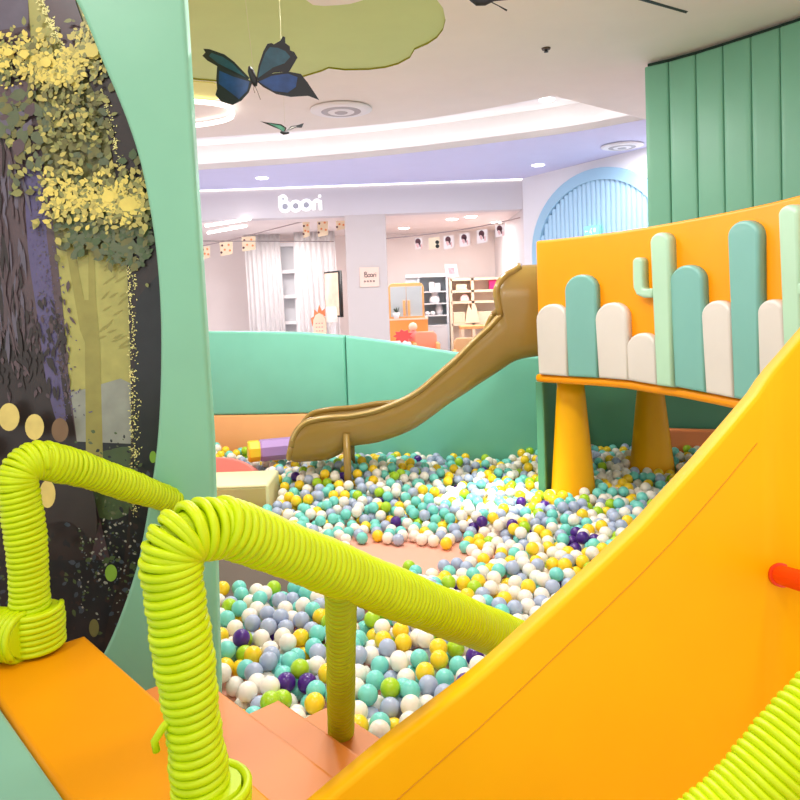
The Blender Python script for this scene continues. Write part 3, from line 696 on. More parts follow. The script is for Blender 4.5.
bm = BM(); tube(bm, [at_y(x, y, YB3) for x, y in ((491, 2), (499, 6), (507, 10.5))], [.0018, .002, .0035], 6); link('antenna', bm, BK, t)
a = at_y(483, 0, YB3); bm = BM(); tube(bm, [a, Vector((a.x, a.y, ZC))], .0008, 5); tag(link('hanging_thread', bm, CORD), 'fine thread holding the black butterfly', 'thread')
# ================================================================== BACK WALL CUSHIONS
wp = []
for x, Y in ((150, 6.7), (205, 6.5), (280, 6.22), (346, 6.05), (450, 5.9), (552, 5.78)):
    p = at_y(x, 400, Y); wp.append((p.x, Y))
BW = Plan([tuple(q) for q in smooth_curve([Vector((a, b, 0)) for a, b in wp], 6)] if False else [(q.x, q.y) for q in smooth_curve([Vector((a, b, 0)) for a, b in wp], 6)])
topc = sorted(BW.hit(x, y) for x, y in ((120, 334), (170, 332.5), (208, 331.5), (250, 331.5), (300, 332.5), (346, 336), (385, 341), (420, 347), (450, 352), (490, 356), (530, 357), (560, 357)))
def lerp_tab(tab):
    def f(s):
        if s <= tab[0][0]: return tab[0][1]
        for (a, b), (c, d) in zip(tab, tab[1:]):
            if s <= c:
                t = (s-a)/(c-a); return b+(d-b)*t
        return tab[-1][1]
    return f
wtop = lerp_tab(topc)
bandc = sorted(BW.hit(x, y) for x, y in ((120, 419), (214, 415), (345, 412), (360, 411.5)))
wband = lerp_tab(bandc)
sA = BW.hit(346, 375)[0]; s0 = BW.hit(150, 380)[0]; sE = BW.hit(548, 400)[0]
bm = BM(); curved_pad(bm, BW, s0, sA-.004, wband, wtop, .09, .02, 26)
tag(link('padded_wall_panel', bm, MINT_WALL), 'left mint padded wall panel standing above the salmon band', 'padded panel')
bm = BM(); curved_pad(bm, BW, sA+.004, sE, lambda s: 0.0, wtop, .09, .02, 26)
tag(link('padded_wall_panel', bm, MINT_WALL), 'tall mint padded wall panel behind the ochre slide', 'padded panel')
bm = BM(); curved_pad(bm, BW, s0, sA-.004, lambda s: 0.0, lambda s: wband(s)-.004, .09, .015, 26)
tag(link('padded_wall_base', bm, SALMON), 'salmon padded band along the foot of the left mint panel', 'padded panel')

# ================================================================== AMBER PLAYHOUSE FRONT WITH CACTUS PADS
dd = lambda px: 4.8-.0072*(px-535)
cpts = []
for x, y in ((535, 241), (560, 238.5), (590, 235), (620, 231), (650, 226.3), (680, 220.8), (710, 215), (740, 209), (770, 202.3), (800, 194.5), (830, 186), (860, 177)):
    p = at_y(x, y, dd(x)); cpts.append(p)
PC = Plan([(p.x, p.y) for p in cpts])
zt = sum(p.z for p in cpts)/len(cpts)
ptop = lerp_tab([(PC.L[i], cpts[i].z) for i in range(len(cpts))])
pbot = lerp_tab(sorted(PC.hit(x, y) for x, y in ((538, 376), (567, 378), (597, 379.5), (628, 382), (657, 387), (674, 389), (705, 394.5), (733, 400), (758, 404), (800, 412))))
t = thing('playhouse_front', 'curved amber padded front decorated with cactus shapes above the ball pit', 'play panel', tuple(PC(.9, .9)))
bm = BM(); curved_pad(bm, PC, 0.0, PC.L[-1], pbot, ptop, .09, .018, 30); link('panel', bm, ORANGE, t)
PO = Plan([(q.x, q.y) for q in (PC(s, 0, .04) for s in [PC.L[-1]*i/24 for i in range(25)])])
def PX(pts): return [PO.hit(x, y) for x, y in pts]
def arch_pad(bl, br, tl, tr, ty, ybl, ybr):
    """round topped pad from pixel corners: bottom left/right x, top left/right x (at the springing), top y"""
    r = (tr-tl)/2; cx = (tl+tr)/2; ry = r*1.02
    pts = [(bl, ybl), (br, ybr)]
    for i in range(13):
        a = PI*i/12; pts.append((cx+r*math.cos(a), ty+ry-ry*math.sin(a)-(cx+r*math.cos(a)-cx)*.06))
    return PX(pts)
pads = [('white_pad', CREAMV, (538, 567, 535.5, 565.5, 304, 374.5, 376.5)), ('teal_pad', TEAL, (567.5, 597, 564, 595, 274.5, 376.5, 378)), ('white_pad', CREAMV, (598, 628, 594.5, 626, 302.5, 378, 380.5)),
        ('white_pad', CREAMV, (627.5, 657, 626, 654.5, 333, 380.5, 385.5)), ('teal_pad', TEAL, (674, 705, 669, 701, 265, 387, 393)), ('white_pad', CREAMV, (705, 733, 700.5, 729, 300.5, 393, 398.5)),
        ('teal_pad', TEAL, (733, 758.5, 726.5, 757, 220.5, 398.5, 402.5)), ('white_pad', CREAMV, (759, 789, 756.5, 781, 299.5, 402.5, 409))]
for nm, m_, a in pads:
    bm = BM(); pad(bm, arch_pad(*a), lambda s, z, o: PO(s, z, o), .045, .016); link(nm, bm, m_, t)
def bar_poly(path, r):
    """outline of a bent finger shape given a centre line in pixels"""
    pts = [Vector((x, y, 0)) for x, y in path]; L = []; R = []
    for i, p in enumerate(pts):
        d = (pts[min(i+1, len(pts)-1)]-pts[max(0, i-1)]).normalized(); n_ = Vector((-d.y, d.x, 0)); L.append(p+n_*r); R.append(p-n_*r)
    d = (pts[-1]-pts[-2]).normalized(); n_ = Vector((-d.y, d.x, 0))
    cap = [pts[-1]+n_*r*math.cos(PI*k/8)+d*r*math.sin(PI*k/8) for k in range(1, 8)]
    return [(p.x, p.y) for p in L+cap+R[::-1]]
bm = BM(); pad(bm, arch_pad(657.5, 674, 651, 669.5, 232.5, 385.5, 387.5), lambda s, z, o: PO(s, z, o+.012), .055, .018)
pad(bm, PX(bar_poly([(653, 293), (645, 293.3), (640.5, 291.5), (638.7, 287), (638.2, 278), (638, 262)], 4.6)), lambda s, z, o: PO(s, z, o+.01), .05, .012); link('cactus', bm, PALEGREEN, t)
bm = BM(); pad(bm, arch_pad(788, 806, 780, 799, 204.6, 409, 412), lambda s, z, o: PO(s, z, o+.012), .055, .018)
pad(bm, PX(bar_poly([(797, 290), (806, 288), (812, 284), (814, 278), (814, 255)], 7)), lambda s, z, o: PO(s, z, o+.01), .05, .014); link('cactus', bm, PALEGREEN, t)
bm = BM(); ss = [PC.L[-1]*i/40 for i in range(41)]
tube(bm, [PC(s, pbot(s)-.012, .0) for s in ss], .026, 12); link('bottom_roll', bm, ORANGE, t)
# deck
zd = pbot(0)+.02
bm = BM(); lp = [PC(s, 0, -.095) for s in ss]; lp = [Vector((p.x, p.y, zd-.06)) for p in lp]+[Vector((3.6, lp[-1].y, zd-.06)), Vector((3.6, 5.75, zd-.06)), Vector((lp[0].x+.36, 5.55, zd-.06))]
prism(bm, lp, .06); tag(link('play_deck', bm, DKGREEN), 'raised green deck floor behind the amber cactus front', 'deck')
# supports beneath
def cone(px0, px1, pyt, pxb0, pxb1, pyb, Y, lab):
    a = at_y((px0+px1)/2, pyt, Y); b = at_y((pxb0+pxb1)/2, pyb, Y); rt = (px1-px0)/2*Y/F; rb = (pxb1-pxb0)/2*Y/F*1.02
    zt_ = zd-.06; k = (rb-rt)/(a.z-b.z); r0 = rb+k*b.z; rtt = rt-k*(zt_-a.z); cx = b.x; t = thing('support_cone', lab, 'support', (cx, Y, 0))
    bm = BM(); lathe(bm, (cx, Y, 0), [(r0-.01, 0), (r0, .01)]+[(r0+(rtt-r0)*i/8, zt_*i/8) for i in range(1, 8)]+[(rtt, zt_)], 40)
    link('cone', bm, CONE, t)
    bm = BM(); lean = Vector((0, -1, 0)); tube(bm, [Vector((cx+r0*math.cos(-.5), Y+r0*math.sin(-.5), .01)), Vector((cx+rtt*math.cos(-.5), Y+rtt*math.sin(-.5), zt_-.005))], .0016, 5); link('seam', bm, SEAMY, t)
    return (cx, Y, r0)
cones = [cone(553.5, 581, 388, 551.5, 595.5, 497, 4.83, 'front yellow padded cone holding up the amber cactus front'),
         cone(634, 661, 395, 631, 673, 466, 5.35, 'rear yellow padded cone in the shade under the deck')]
P0 = PC(0, 0, -.0)
PJ = Plan([(P0.x+.035, 4.84), (P0.x+.42, 5.84)])
bm = BM(); curved_pad(bm, PJ, 0, PJ.L[-1], lambda s: 0.0, lambda s: zd-.065, .05, .012, 4)
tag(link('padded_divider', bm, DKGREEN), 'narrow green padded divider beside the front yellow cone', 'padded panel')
ya = 5.95
bm = BM(); xa_ = P0.x+.08; pad(bm, [(xa_, 0), (4.2, 0), (4.2, zd-.065), (xa_, zd-.065)], FRONT(ya), .08, .015)
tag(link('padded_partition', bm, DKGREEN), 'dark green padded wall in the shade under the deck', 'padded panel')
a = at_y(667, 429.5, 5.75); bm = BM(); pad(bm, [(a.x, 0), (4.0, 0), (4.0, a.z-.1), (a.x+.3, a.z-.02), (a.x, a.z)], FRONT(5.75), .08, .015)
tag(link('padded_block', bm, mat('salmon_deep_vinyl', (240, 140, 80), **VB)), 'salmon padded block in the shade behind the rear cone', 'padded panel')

# ================================================================== UPPER GREEN PANELS
gx = [644, 668, 695, 722, 750, 779, 809, 839]
gt = [67, 61.5, 54, 45.5, 36.5, 27, 17, 6]
gp = []
ZG = 3.06
pts = [at_z(x, y, ZG) for x, y in zip(gx, gt)]
PG = Plan([(p.x, p.y) for p in pts])
pos = ['at the left end beside the blue arch', 'second from the left end', 'third from the left end', 'fourth from the left end', 'fifth from the left end', 'sixth from the left end', 'seventh from the left end']
for k in range(7):
    bm = BM(); a, b = PG.L[k], PG.L[k+1]
    curved_pad(bm, PG, a+.002, b-.002, lambda s: zd-.02, lambda s: ZG, .06, .014, 6)
    tag(link('green_wall_cushion', bm, GREEN), f'tall sea green wall cushion, {pos[k]}', 'wall cushion', 'tall green wall cushions')
bm = BM()
for a, b in zip(PG.L, PG.L[1:]): polyface(bm, [PG(a, zd, -.075), PG(b, zd, -.075), PG(b, ZC, -.075), PG(a, ZC, -.075)])
o = struct('wall_deck', bm, SEAM)

# ================================================================== OCHRE SLIDE
YN, YM_, YFF = 5.0, 5.2, 5.4
st_ = [((291, 447), (290, 458)), ((293, 438), (296, 461.5)), ((299, 428), (303, 461.5)), ((308, 421.5), (314, 461)), ((325, 418), (328, 459.5)), ((340, 416.8), (341, 453)), ((352, 415.7), (352, 446)), ((375, 411), (378, 442)), ((402, 400.5), (408, 431)), ((420, 390), (428, 418)),
       ((437, 375.5), (446, 404.5)), ((455, 360), (464, 393)), ((472, 343), (482, 381)), ((490, 326.5), (500, 370)), ((500.5, 316), (510, 363.5)), ((520, 313.5), (522, 358.5)), ((545, 311), (545, 355))]
st_ = list(zip(smooth_curve([Vector((a[0], a[1], 0)) for a, b in st_], 3), smooth_curve([Vector((b[0], b[1], 0)) for a, b in st_], 3)))
secs = []; rimN = []; rimF = []
for a, b in st_:
    A = at_y(a.x, a.y, YN); B = at_y(b.x, b.y, YN+.12); sec = []
    for j in range(17):
        ang = PI*j/16; c_, s_ = math.cos(ang), math.sin(ang)
        u = -math.copysign(abs(c_)**.62, c_); v = s_**.62
        w_ = (j/16)**2*min(1, max(0, (a.x-372)/40))*min(1, max(0, (500-a.x)/25)); sec.append(Vector((A.x+(B.x-A.x)*v+.05*w_, YM_+u*(YM_-YN), A.z+(B.z-A.z)*v-.075*w_*(1-v))))
    secs.append(sec); rimN.append(sec[0]); rimF.append(sec[-1])
t = thing('slide', 'ochre plastic slide running down from the playhouse into the balls', 'slide', (rimN[0].x, YM_, 0))
nk = [i for i, p in enumerate(st_) if p[0].x <= 500.6][-1]
bm = BM(); tube(bm, rimN[:nk+1], .02, 10); link('near_rim', bm, GOLD, t)
bm = BM(); tube(bm, [p+Vector((0, -.018, .006)) for p in rimN[2:nk+1]], .007, 6); link('rim_edge', bm, GOLDIN, t)
bm = BM(); tube(bm, rimF[:nk+1], .02, 10); link('far_rim', bm, GOLD, t)
bm = BM(); tube(bm, secs[0], .02, 10); link('exit_rim', bm, GOLD, t)
edge = lerp_tab(sorted([(-at_y(x, y, YN).z, at_y(x, y, YN).x) for x, y in ((500.5, 318), (497.5, 302), (495.5, 292), (498.5, 283), (505.5, 275), (518, 268.5))]))
zc0 = at_y(500, 317, YN).z; rv = at_y(520, 266, YM_).z-zc0; xend = at_y(552, 300, YN).x
op = []; nx_ = len(secs)-nk; xr_ = rimN[-1].x
bm = BM(); V = [[bm.verts.new(p) for p in s] for s in secs]
H = []
for j in range(25):
    ang = PI*j/24; y = YM_-(YM_-YN)*math.copysign(abs(math.cos(ang))**.7, math.cos(ang)); z = zc0+rv*math.sin(ang)**.85
    x0 = edge(-z)+(y-YN)*.2; op.append(Vector((x0, y, z)))
    if j == 0: H.append([V[nk+i][0] for i in range(nx_)]); op[0] = rimN[nk].copy()
    elif j == 24: H.append([V[nk+i][16] for i in range(nx_)]); op[-1] = rimF[nk].copy()
    else: H.append([bm.verts.new((x0+(xr_-x0)*(rimN[nk+i].x-rimN[nk].x)/(xr_-rimN[nk].x), y, z+(rimN[nk+i].z-rimN[nk].z)*max(0, 1-2*math.sin(ang)))) for i in range(nx_)])
for A, B in zip(H, H[1:]):
    for k in range(nx_-1): bm.faces.new((A[k], A[k+1], B[k+1], B[k]))
for A, B in zip(V, V[1:]):
    for k in range(16): bm.faces.new((A[k], A[k+1], B[k+1], B[k]))
bmesh.ops.recalc_face_normals(bm, faces=bm.faces[:])
o = link('chute', bm, GOLD, t, True); md = o.modifiers.new('thick', 'SOLIDIFY'); md.thickness = .014; md.offset = 0
bm = BM(); tube(bm, op, .024, 10); link('hood_rim', bm, GOLD, t)
bm = BM(); p = at_y(347.5, 434, YN-.03); q = at_y(348, 470, YN-.03)
tube(bm, [Vector((p.x-.01, YN-.01, .0)), Vector((p.x-.01, YN-.01, p.z))], .026, 12); link('support_leg', bm, GOLD, t)
bm = BM(); tube(bm, [Vector((p.x-.01, YFF+.01, .0)), Vector((p.x-.01, YFF+.01, p.z))], .026, 12); link('support_leg', bm, GOLD, t)

# ================================================================== LOOSE SOFT BLOCKS
def orient_box(name, pts_top, z0, z1, m, lab, cat, top_m=None):
    pass
# cream block
Yk = 4.75
a = at_y(200, 492, Yk); b = at_y(268.5, 488, Yk); zb_ = at_y(255, 512, Yk).z; zt_ = at_y(265, 484.5, Yk).z
c2 = at_z(270, 471, zt_)
bm = BM(); f = FRONT(Yk); dep = .42
pts = [Vector((a.x-.12, Yk, 0)), Vector((b.x, Yk, 0)), Vector((b.x+.03, Yk+dep, 0)), Vector((a.x-.12, Yk+dep, 0))]
box(bm, (a.x-.12, Yk, max(.0, zb_-.14)), (b.x, Yk+dep, zt_), 0, .018, Matrix.Rotation(0, 4, 'Z'))
cb = tag(link('soft_block', bm, KHAKI), 'pale khaki soft block lying on the balls beside the mint arch', 'soft block')
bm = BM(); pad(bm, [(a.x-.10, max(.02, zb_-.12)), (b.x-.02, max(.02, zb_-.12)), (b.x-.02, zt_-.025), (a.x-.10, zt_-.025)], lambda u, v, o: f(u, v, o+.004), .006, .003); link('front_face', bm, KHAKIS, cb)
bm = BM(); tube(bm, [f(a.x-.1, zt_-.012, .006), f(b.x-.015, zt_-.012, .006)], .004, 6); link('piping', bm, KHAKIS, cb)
block_boxes = [(a.x-.14, b.x+.02, Yk-.02, Yk+dep+.02, 0)]
# rose half disc
zr = .16; pr = [at_y(x, y, 5.45) for x, y in ((200, 474), (252, 472), (246, 468), (238, 463), (228, 459.5), (214, 458), (200, 459))]
bm = BM(); pad(bm, [(p.x, p.z) for p in pr], planar((0, 5.45, 0), (1, 0, 0), (0, .25, 1)), .28, .015)
bm.free()
bm = BM(); rr = .30; cxx = at_y(216, 470, 5.5).x; f = planar((cxx, 5.42, at_y(216, 474, 5.42).z), (1, 0, 0), (0, .35, 1))
pad(bm, [(rr*math.cos(PI*i/20), rr*.42*math.sin(PI*i/20)) for i in range(21)], f, .34, .015)
tag(link('soft_half_disc', bm, ROSE), 'rose pink half round soft block behind the khaki block', 'soft block')
block_boxes.append((cxx-.32, cxx+.32, 5.40, 5.8, at_y(216, 474, 5.42).z-.12))
# purple cylinder-like block with yellow end
p0 = at_y(250.5, 451.5, 5.74); p1 = at_y(292, 446, 5.84); ax = (p1-p0); ax.z = 0; axn = ax.normalized(); L_ = ax.length+.1
zc_ = p0.z; Rr = .088
t = thing('soft_roll', 'purple soft bolster with a yellow end lying against the salmon band', 'soft block', (p0.x, p0.y, 0))
up = Vector((0, 0, 1)); sd = axn.cross(up)
def roll(bm, s0_, s1_, R):
    rings = []
    for s, k in ((s0_, .9), (s0_+.012, 1), (s1_-.012, 1), (s1_, .9)):
        rings.append([bm.verts.new(Vector((p0.x, p0.y, zc_))+axn*s+(sd*math.cos(2*PI*i/8+PI/8)+up*math.sin(2*PI*i/8+PI/8))*R*k) for i in range(8)])
    for A, B in zip(rings, rings[1:]):
        for i in range(8): bm.faces.new((A[i], A[(i+1) % 8], B[(i+1) % 8], B[i]))
    bm.faces.new(rings[0][::-1]); bm.faces.new(rings[-1]); bmesh.ops.recalc_face_normals(bm, faces=bm.faces[:])
bm = BM(); roll(bm, .07, L_, Rr); link('body', bm, PURPLE, t)
bm = BM(); roll(bm, -.02, .075, Rr*.97); link('end_cap', bm, BLOCKY, t)
block_boxes.append((p0.x-.15, p1.x+.12, 5.55, 6.12, zc_-Rr))
print('undersides', [b[4] for b in block_boxes])
# thin even taupe slab on the bare floor between the balls
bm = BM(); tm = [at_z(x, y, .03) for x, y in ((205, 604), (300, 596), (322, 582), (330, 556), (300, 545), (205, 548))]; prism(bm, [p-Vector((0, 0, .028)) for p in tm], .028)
tag(link('floor_mat', bm, TAUPE), 'thin taupe floor slab showing between the balls under the lime handrail', 'mat')

# ================================================================== MINT ARCH WITH FOREST MURAL
YSL = 2.40
arcp = [(-90, -215), (-40, -130), (10, -75), (48, -35), (75, 0), (89, 30), (101, 60), (114, 90), (126, 120), (136, 150), (143.5, 180), (150, 215), (155, 250), (158.5, 290), (160, 330), (159.8, 375), (158, 420), (155, 455), (150, 490), (143.5, 530), (135, 570), (121, 612), (105, 650), (80, 695), (45, 740), (0, 785)]
arcp = [(q.x, q.y) for q in smooth_curve([Vector((x, y, 0)) for x, y in arcp], 3)]
bl = at_y(224, 738, YSL)
outl = arcp + [(0, 812), (222, 812), (218.5, 690), (211.5, 440), (197.5, 220), (184, 0), (172, -190), (173, -215)]
pp = px_poly(outl, YSL)
pp = [(x, min(max(z, .0), ZC)) for x, z in pp]
# drop repeats made by the clamp at the floor and the ceiling
q = []
for p in pp:
    if not q or (Vector(p)-Vector(q[-1])).length > .012: q.append(p)
t = thing('mint_arch', 'tall mint padded arch panel framing the forest mural at left', 'arch panel', (bl.x-.3, YSL, 0))
bm = BM(); pad(bm, q, FRONT(YSL), .05, .014); link('pad', bm, MINT, t)
# mural board
YMU = 2.50
MC = {}
def mm(n_, rgb): return mat('mural_'+n_, rgb, rough=.35, var=.10, vscale=18)
cols = [mm('olive', (168, 166, 92)), mm('bark', (88, 74, 78)), mm('bark_deep', (52, 46, 44)), mm('violet', (92, 86, 124)), mm('leaf_yellow', (224, 208, 104)), mm('leaf_mid', (188, 178, 96)), mm('leaf_dull', (136, 140, 82)), mm('leaf_grey', (92, 104, 76)),
        mm('night', (38, 42, 44)), mm('mist', (146, 152, 140)), mm('moss', (76, 96, 60)), mm('glow_cream', (226, 208, 120)), mm('glow_green', (128, 176, 62)), mm('spark', (236, 232, 150)), mm('trunk_faint', (148, 144, 74)), mm('slate', (66, 78, 88)), mm('bark_grey', (98, 94, 108)), mm('glow_brown', (126, 100, 70)), mm('shade_olive', (110, 110, 64))]
ci = {m_.name[6:]: i for i, m_ in enumerate(cols)}
bm = BM(); mx0 = at_y(-160, 400, YMU).x; mx1 = at_y(190, 400, YMU).x
box(bm, (mx0, YMU+.01, 0), (mx1, YMU+.04, ZC-.01)); 
lay = [0]
def mp(pts, c_, sm=0):
    lay[0] += 1; y = YMU+.009-.000008*lay[0]
    if sm: pts = [(q.x, q.y) for q in smooth_curve([Vector((x, yy, 0)) for x, yy in pts+pts[:1]], sm)][:-1]
    P_ = [at_y(a, b, y) for a, b in pts]
    if area2([(p.x, p.z) for p in P_]) < 0: P_ = P_[::-1]
    try: polyface(bm, P_, ci[c_])
    except ValueError: pass
rnd = random.Random(3)
def leaf(x, y, L_, w_, a, c_):
    ca, sa = math.cos(a), math.sin(a); mp([(x, y), (x+L_*.25*ca-w_*.8*sa, y+L_*.25*sa+w_*.8*ca), (x+L_*.6*ca-w_*.8*sa, y+L_*.6*sa+w_*.8*ca), (x+L_*ca, y+L_*sa), (x+L_*.6*ca+w_*.8*sa, y+L_*.6*sa-w_*.8*ca), (x+L_*.25*ca+w_*.8*sa, y+L_*.25*sa-w_*.8*ca)], c_)
def blob(x, y, r, c_, k=1.0): mp([(x+r*math.cos(a)*rnd.uniform(.75, 1.15), y+r*k*math.sin(a)*rnd.uniform(.75, 1.15)) for a in [2*PI*i/9 for i in range(9)]], c_)
mp([(20, 60), (130, 60), (160, 200), (150, 250), (60, 250), (40, 200)], 'shade_olive', 4)
mp([(60, 395), (90, 388), (132, 384), (134, 470), (60, 470)], 'mist', 3)
mp([(40, 440), (160, 445), (160, 800), (-160, 800), (-160, 440)], 'night')
mp([(70, 468), (100, 452), (140, 450), (140, 500), (110, 520), (75, 500)], 'moss', 4)
mp([(84, 300), (96, 300), (100, 345), (103, 460), (86, 460), (85, 345)], 'trunk_faint')
mp([(62, 225), (70, 225), (90, 330), (86, 345), (80, 330)], 'trunk_faint'); mp([(88, 240), (94, 240), (97, 330), (89, 330)], 'trunk_faint')
for k in range(26): x = rnd.uniform(96, 122); y = rnd.uniform(265, 350); leaf(x, y, rnd.uniform(8, 16), 1.2, rnd.uniform(-.9, -.3), 'trunk_faint')
# dark trunk on the left
mp([(-160, -220), (26, -220), (28, 0), (32, 60), (40, 140), (50, 200), (57, 255), (64, 320), (69, 380), (78, 450), (95, 500), (110, 560), (-160, 560)], 'bark')
mp([(-160, -220), (26, -220), (28, 0), (28, 26), (0, 30), (-160, 30)], 'bark_grey')
mp([(20, 330), (48, 360), (66, 380), (78, 450), (100, 520), (90, 560), (-160, 560), (-160, 330)], 'bark_deep')
mp([(24, 170), (40, 165), (46, 230), (54, 300), (60, 370), (66, 420), (58, 425), (46, 380), (38, 320), (28, 250)], 'violet', 3)
for k in range(420):
    v = rnd.random(); y = 165+v*255; x = 22+v*36+rnd.gauss(10, 8); leaf(x, y, rnd.uniform(1.5, 4), .7, rnd.uniform(0, 6.3), rnd.choice(['violet', 'violet', 'bark_grey', 'bark']))
for k in range(260):
    leaf(rnd.uniform(-40, 70), rnd.gauss(338, 26), rnd.uniform(5, 16), rnd.uniform(1, 2.5), rnd.gauss(1.5, .3), rnd.choice(['bark', 'bark_deep', 'bark_deep']))
for k in range(200):
    leaf(rnd.uniform(-20, 24), rnd.uniform(60, 330), rnd.uniform(14, 46), rnd.uniform(1, 2.5), rnd.gauss(1.55, .12), rnd.choice(['bark', 'bark_grey', 'bark', 'bark_deep']))
# upper trunk
mp([(41, -220), (70, -220), (75, 0), (84, 26), (92, 60), (74, 66), (62, 45), (52, 25), (42, 0)], 'bark')
for k in range(150):
    v = rnd.random(); leaf(40+v*22+rnd.gauss(1, 2), v*50, rnd.uniform(1.5, 4), .7, rnd.uniform(0, 6.3), 'spark')
# right trunk
mp([(84, 70), (100, 62), (128, 110), (150, 190), (164, 280), (166, 420), (150, 540), (120, 640), (104, 640), (124, 560), (130, 480), (131, 400), (129, 320), (126, 255), (118, 190), (104, 120)], 'bark_deep', 3)
mp([(136, 300), (166, 280), (166, 420), (150, 540), (130, 600), (132, 480), (134, 400)], 'night', 3)
for k in range(700):
    v = rnd.random(); y = 88+v*430
    xe = 100+(y-88)*.24 if y < 200 else (127 if y < 260 else 127+(y-260)*.02)
    leaf(xe+abs(rnd.gauss(0, 4.2 if y > 180 else 2.5)), y, rnd.uniform(1.2, 3.2), .6, rnd.uniform(0, 6.3), 'spark' if rnd.random() < .8 else 'leaf_dull')
# foliage
def cluster(n_, bx, cs, L0, L1, f_=None):
    for k in range(n_):
        x = rnd.uniform(bx[0], bx[1]); y = rnd.gauss((bx[2]+bx[3])/2, (bx[3]-bx[2])/4) + (f_(x) if f_ else 0)
        L_ = rnd.uniform(L0, L1); leaf(x, y, L_, L_*rnd.uniform(.25, .42), rnd.uniform(0, 6.3), rnd.choice(cs))
cluster(330, (10, 112, 70, 190), ['leaf_grey', 'shade_olive', 'leaf_dull', 'shade_olive', 'leaf_grey', 'olive'], 5, 13)
cluster(150, (-40, 32, 78, 145), ['leaf_grey', 'shade_olive', 'bark_grey', 'leaf_grey', 'bark'], 7, 20)
cluster(330, (56, 150, 172, 254), ['leaf_grey', 'shade_olive', 'leaf_dull', 'moss'], 5, 12)
cluster(160, (75, 148, 215, 264), ['leaf_grey', 'moss', 'shade_olive', 'leaf_grey'], 5, 12)
for (n_, bx) in ((330, (-40, 50, 26, 90)), (260, (30, 84, 40, 100)), (150, (72, 110, 14, 80)), (420, (38, 144, 164, 232)), (180, (95, 148, 180, 234))):
    cluster(n_//2, bx, ['leaf_dull', 'leaf_mid', 'shade_olive', 'leaf_mid'], 4, 10)
    bx = (bx[0]+5, bx[1]-4, bx[2]+8, bx[3]-12)
    cluster(n_, bx, ['leaf_yellow', 'leaf_yellow', 'leaf_yellow', 'leaf_mid', 'leaf_dull'], 3, 8.5)
cluster(110, (45, 95, 84, 150), ['leaf_mid', 'leaf_dull', 'shade_olive'], 4, 8)
for x, y, r in ((92, 50, 8), (8, 52, 5), (24, 54, 5), (128, 204, 9), (45, 62, 6), (108, 196, 7)): blob(x, y, r, 'leaf_yellow', .9)
# undergrowth
cluster(420, (-60, 150, 480, 760), ['moss', 'slate', 'bark_deep', 'night', 'slate'], 3, 8)
cluster(160, (70, 140, 440, 520), ['moss', 'night', 'leaf_grey'], 2, 6)
cluster(160, (-20, 40, 560, 700), ['slate', 'moss', 'leaf_grey'], 2, 5)
cluster(240, (80, 140, 500, 620), ['slate', 'moss', 'mist'], 1.5, 4)
mp([(38, 525), (70, 522), (96, 538), (90, 480), (60, 470), (40, 500)], 'bark_deep', 3)
for x, y, rx, ry, c_ in ((9, 417, 10.5, 14), (34.5, 427, 9.5, 13), (60, 430, 8.5, 12), (47.5, 494, 8, 14), (-14, 452, 9, 12), (111, 573, 6, 8.5), (153, 457, 3.5, 6), (5, 660, 6, 9), (94, 628, 5, 9)) and \
    [(9, 417, 10.5, 14, 'glow_cream'), (34.5, 427, 9.5, 13, 'glow_cream'), (60, 430, 8.5, 12, 'glow_brown'), (47.5, 494, 8, 14, 'glow_cream'), (-14, 452, 9, 12, 'glow_cream'), (111, 573, 6, 8.5, 'glow_green'), (153, 457, 3.5, 6, 'glow_green'), (94, 628, 5, 9, 'shade_olive')]:
    mp([(x+rx*math.cos(2*PI*i/20), y+ry*math.sin(2*PI*i/20)) for i in range(20)], c_)
tag(link('forest_mural', bm, cols), 'dark forest mural with yellow leaves and glowing spots behind the mint arch', 'mural')

# ================================================================== STEPS, PLATFORM
e = Vector((.67, -.742, 0)).normalized(); nn = Vector((.742, .67, 0)).normalized()
ZP, Z0, Z1, Z2, Z3 = .50, .43, .36, .29, .22
def step(p_l, p_r, zt_, back, label, m, name='soft_step', ext_l=0, ext_r=0, zb_=0.0):
    """block whose nose runs from p_l to p_r (world points at the top) and goes back by back"""
    a = p_l-e*ext_l; b = p_r+e*ext_r; L_ = (b-a).dot(e); f = planar((a.x, a.y, 0), e, -nn)
    bm = BM(); o_ = a-nn*back
    f = planar((o_.x, o_.y, zt_), e, nn)
    pad(bm, [(0, 0), (L_, 0), (L_, back), (0, back)], f, zt_-zb_, .014)
    return tag(link(name, bm, m), label, 'step')
plb = at_z(92, 640, ZP); pbk = at_z(0, 705, ZP); back = (plb-pbk).dot(nn)
pl_l = plb; pl_r = plb+e*.98
step(pl_l, pl_r, ZP, back, 'amber padded top step carrying both big lime handrail posts', STEP, ext_l=.05)
q0 = at_z(222, 754, Z0); w0 = (q0-plb).dot(nn)
step(q0, at_z(273, 800, Z0), Z0, w0-.004, 'salmon step directly below the amber top step', PEACH, ext_l=.30, ext_r=.06)
q1 = at_z(216, 686, Z1); w1 = (q1-q0).dot(nn)
step(q1, at_z(345, 780, Z1), Z1, w1-.004, 'broad salmon step second below the amber top step', PEACH, ext_l=.13, ext_r=.03)
q2 = at_z(279, 698, Z2); w2 = (q2-q1).dot(nn)
step(q2, at_z(371, 761, Z2), Z2, w2-.004, 'salmon step behind the thin rope post, second from the bottom', PEACH, ext_r=.10)
q3 = at_z(355, 720, Z3); w3 = (q3-q2).dot(nn)
step(q3, at_z(392, 742, Z3), Z3, w3-.004, 'lowest salmon step under the thin rope post', PEACH, ext_l=.12, ext_r=.12)
